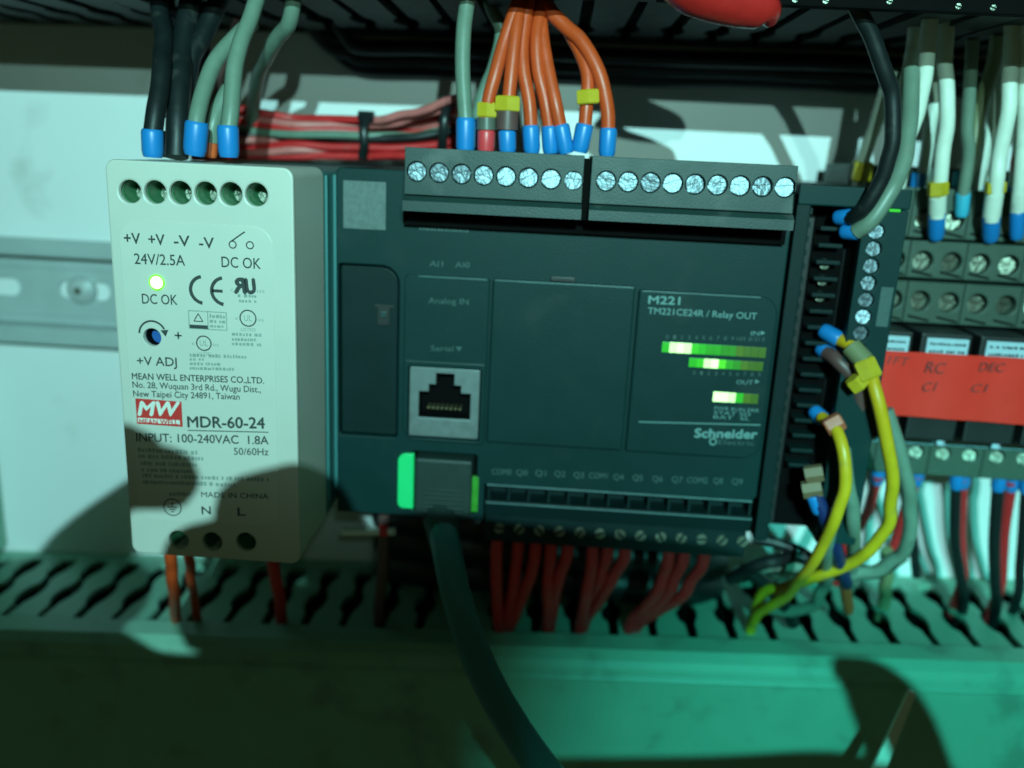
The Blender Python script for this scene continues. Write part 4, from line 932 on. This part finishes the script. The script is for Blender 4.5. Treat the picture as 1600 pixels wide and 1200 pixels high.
# --- below the controller
G = 'red wires dropping from the lower controller terminals'
LOWN = ['first from the left, nearest to the thick network cable', 'second from the left', 'third from the left', 'fourth from the left', 'fifth from the left', 'sixth from the left, brightest of the middle ones', 'seventh from the left', 'eighth from the left', 'third from the right', 'second from the right', 'rightmost, slanting down to the left']
LOW = [[(42.77, -62.00, -60.46), (43.02, -58.00, -73.05), (44.40, -46.00, -97.10)], [(48.45, -60.00, -59.02), (48.22, -58.00, -71.63), (45.17, -45.00, -97.65)], [(53.68, -62.00, -59.67), (51.63, -58.00, -72.40), (45.94, -44.00, -98.19)], [(58.02, -62.00, -59.35), (57.97, -58.00, -71.92), (59.00, -46.00, -92.58)], [(62.72, -62.00, -59.00), (60.88, -58.00, -70.67), (59.45, -44.00, -93.73)], [(69.62, -62.00, -59.29), (69.55, -58.00, -72.08), (68.84, -46.00, -90.69)], [(73.94, -62.00, -58.97), (72.95, -58.00, -67.71), (69.46, -44.00, -87.35)], [(78.60, -62.00, -58.63), (75.69, -58.00, -69.55), (70.15, -43.00, -91.23)], [(91.19, -62.00, -58.50), (90.11, -58.00, -69.49), (84.17, -45.00, -88.29)], [(95.15, -62.00, -58.60), (93.14, -58.00, -70.28), (85.20, -44.00, -90.13)], [(100.92, -62.00, -58.96), (96.90, -58.00, -71.02), (86.20, -43.00, -91.54)]]
for nm, p in zip(LOWN, LOW): wire('control_wire', 'red wire below the controller, ' + nm, 'wire', G, [above(p[0])] + p + [into(p[-1])], 1.75, 'red')
wire('control_wire', 'orange wire below the earth terminal of the power supply', 'wire', None, [above((-43.37, -80.00, -58.00)), (-43.37, -80.00, -58.00), (-45.48, -76.00, -67.22), (-53.61, -58.00, -87.84), (-59.11, -46.00, -99.61), into((-59.11, -46.00, -99.61))], 1.62, 'orange')
wire('control_wire', 'shorter orange wire right of the other one below the power supply', 'wire', None, [above((-41.54, -74.00, -61.17)), (-41.54, -74.00, -61.17), (-44.52, -66.00, -71.34), (-51.20, -50.00, -86.66), into((-53.10, -46.00, -91.22))], 1.4, 'orange')
wire('control_wire', 'dark red wire hanging left of the thick network cable', 'wire', None, [(9.55, -58.00, -51.15), (8.93, -56.00, -68.35), (6.29, -48.00, -87.76), (4.73, -42.00, -99.24), into((4.73, -42.00, -99.24))], 1.7, 'brown_pvc')
t = thing('cable_marker', 'white tube with a red band under the controller left of the network cable', 'marker', (5.79, -62.00, -55.79))
MB().tube([(-1.58, -62.00, -56.32), (13.69, -62.00, -55.03)], 1.15, 10).build('tube', 'white_pvc', t, True)
MB().tube([(9.28, -62.00, -55.15), (11.67, -62.00, -54.98)], 1.75, 8).build('band', 'red', t, True)
wire('control_wire', 'dark red wire in the shade under the power supply', 'wire', None, [above((-23.82, -60.00, -66.72), 12), (-23.42, -56.00, -74.93), (-25.05, -46.00, -93.55), into((-25.05, -46.00, -93.55))], 1.8, 'red')

G = 'added dark cables blacking out the plate under the controller'  # dark mass added to keep the gap under the controller in shade
for lab, z, y, r_ in (('uppermost added dark cable filling the shade behind the red wires', -64, -30, 6.0), ('middle added dark cable filling the shade behind the red wires', -75, -26, 6.2), ('lowest added dark cable filling the shade, resting on the duct', -86, -24, 6.0)):
    wire('power_cable', lab, 'cable', G, [(2, y + 8, z - 3), (20, y, z), (50, y - 2, z + 1.0), (80, y, z), (104, y + 2, z - 1), (114, y + 10, z - 5)], r_, 'black_pvc', n=14)
# --- red cap at the top edge
t = thing('red_sleeve', 'glossy red plastic sleeve hanging in at the top edge', 'sleeve', (86.44, -110.00, 78.59))
MB().tube([(71.26, -112.00, 85.33), (77.52, -112.00, 81.22), (84.98, -111.00, 79.26), (90.68, -110.00, 77.87), (92.48, -109.00, 75.85)], 5, 12, 6, rs=[5, 5.2, 4.6, 3.4, 1.0]).build('sleeve_body', 'sleeve', t, True)
# --- pale strip in front of the lower duct
t = thing('plastic_strip', 'pale narrow plastic strip leaning across the duct cover at the lower right', 'strip', (153.64, -78.00, -96.36))
a, b_ = Vector((159.00, -74.00, -87.09)), Vector((148.95, -82.00, -111.99)); d_ = (b_ - a).normalized(); n_ = Vector((d_.z, 0, -d_.x)) * 2.0; k_ = Vector((0, .9, 0))
mb = MB().add([a - n_ * .55, a + n_ * .55, b_ + n_, b_ - n_, a - n_ * .55 + k_, a + n_ * .55 + k_, b_ + n_ + k_, b_ - n_ + k_], [(0, 1, 2, 3), (4, 7, 6, 5), (0, 4, 5, 1), (1, 5, 6, 2), (2, 6, 7, 3), (3, 7, 4, 0)])
mb.build('strip_body', 'white_pvc', t)

# --- unseen blockers added behind the camera to cast the large shadows
G = 'unseen added shadow blockers behind the camera'
def block_light(lab, pts, r, rs=None):
    p0 = Vector(pts[0]); d_ = (Vector(pts[1]) - p0).normalized()
    r0 = rs[0] if rs else r
    q = [p0 - d_ * r0 * .95, p0 - d_ * r0 * .6] + [Vector(p) for p in pts]
    wire('shadow_blocker', lab, 'cable', G, q, r, 'black_pvc', n=14, rs=[r0 * .3, r0 * .8] + (rs or [r] * len(pts)))
block_light('unseen added blocker casting the rounded shadow on the power supply', [(63.68, -450.00, 131.62), (61.55, -450.00, 131.76), (59.60, -450.00, 131.81), (49.37, -450.00, 124.26), (45.07, -450.00, 117.92), (38.39, -450.00, 114.63)], 2.2, [2.2, 2.5, 3.1, 3.0, 3, 3])
block_light('uppermost unseen added blocker shading the lower cabinet', [(69.48, -450.00, 129.53), (71.67, -450.00, 130.26), (73.25, -450.00, 130.51), (74.32, -450.00, 128.55), (76.57, -450.00, 126.38), (80.70, -450.00, 126.72), (83.84, -450.00, 125.29)], 2.60)
block_light('second unseen added blocker shading the lower cabinet', [(65.65, -450.00, 125.32), (70.68, -450.00, 126.79), (73.29, -450.00, 125.86), (75.64, -450.00, 123.08), (81.83, -450.00, 121.98), (92.31, -450.00, 122.76), (103.99, -450.00, 123.27), (115.83, -450.00, 121.22), (136.43, -450.00, 121.11)], 2.80)
block_light('unseen added blocker shading the lower controller terminals', [(79.95, -450.00, 127.83), (83.14, -450.00, 128.17), (88.63, -450.00, 127.81), (96.22, -450.00, 127.38), (104.06, -450.00, 126.82), (109.10, -450.00, 125.09), (121.02, -450.00, 124.19), (136.42, -450.00, 124.23)], 2.30)
block_light('third unseen added blocker shading the lower cabinet', [(64.22, -450.00, 120.02), (68.00, -450.00, 120.31), (73.35, -450.00, 119.25), (87.21, -450.00, 118.57), (99.85, -450.00, 118.41), (115.32, -450.00, 118.79), (135.48, -450.00, 119.29)], 3.20)
block_light('left unseen added blocker, ending short of the others', [(54.29, -450.00, 120.87), (51.09, -450.00, 121.26), (46.54, -450.00, 120.61), (40.77, -450.00, 119.56)], 3.20)
block_light('fourth unseen added blocker shading the lower cabinet', [(41.30, -450.00, 116.10), (52.94, -450.00, 115.19), (60.01, -450.00, 112.68), (73.30, -450.00, 114.41), (89.52, -450.00, 114.54), (100.10, -450.00, 115.43), (115.78, -450.00, 115.55), (135.91, -450.00, 117.27)], 3.30)
block_light('fifth unseen added blocker shading the lower cabinet', [(40.43, -450.00, 109.12), (56.46, -450.00, 109.85), (73.25, -450.00, 109.39), (89.74, -450.00, 109.88), (100.49, -450.00, 110.83), (116.38, -450.00, 111.30), (136.80, -450.00, 113.12)], 3.40)
block_light('lowest unseen added blocker shading the lower cabinet', [(39.69, -450.00, 103.14), (56.06, -450.00, 103.95), (73.19, -450.00, 104.19), (90.00, -450.00, 104.42), (117.08, -450.00, 106.30), (137.84, -450.00, 108.24)], 3.60)
block_light('unseen added blocker shading the bottom right edge', [(128.36, -400.00, 84.05), (140.77, -400.00, 85.35), (149.41, -400.00, 86.46), (154.82, -400.00, 85.18)], 2.30)
block_light('unseen added blocker shading the network cable', [(80.73, -450.00, 125.07), (83.83, -450.00, 125.47), (88.56, -450.00, 125.54)], 2.40)
block_light('unseen added tapered blocker shading the lower right corner', [(149.06, -400.00, 95.47), (150.93, -400.00, 94.18), (153.29, -400.00, 90.68), (157.15, -400.00, 81.67)], 2.5, [.9, 1.9, 2.5, 2.9])
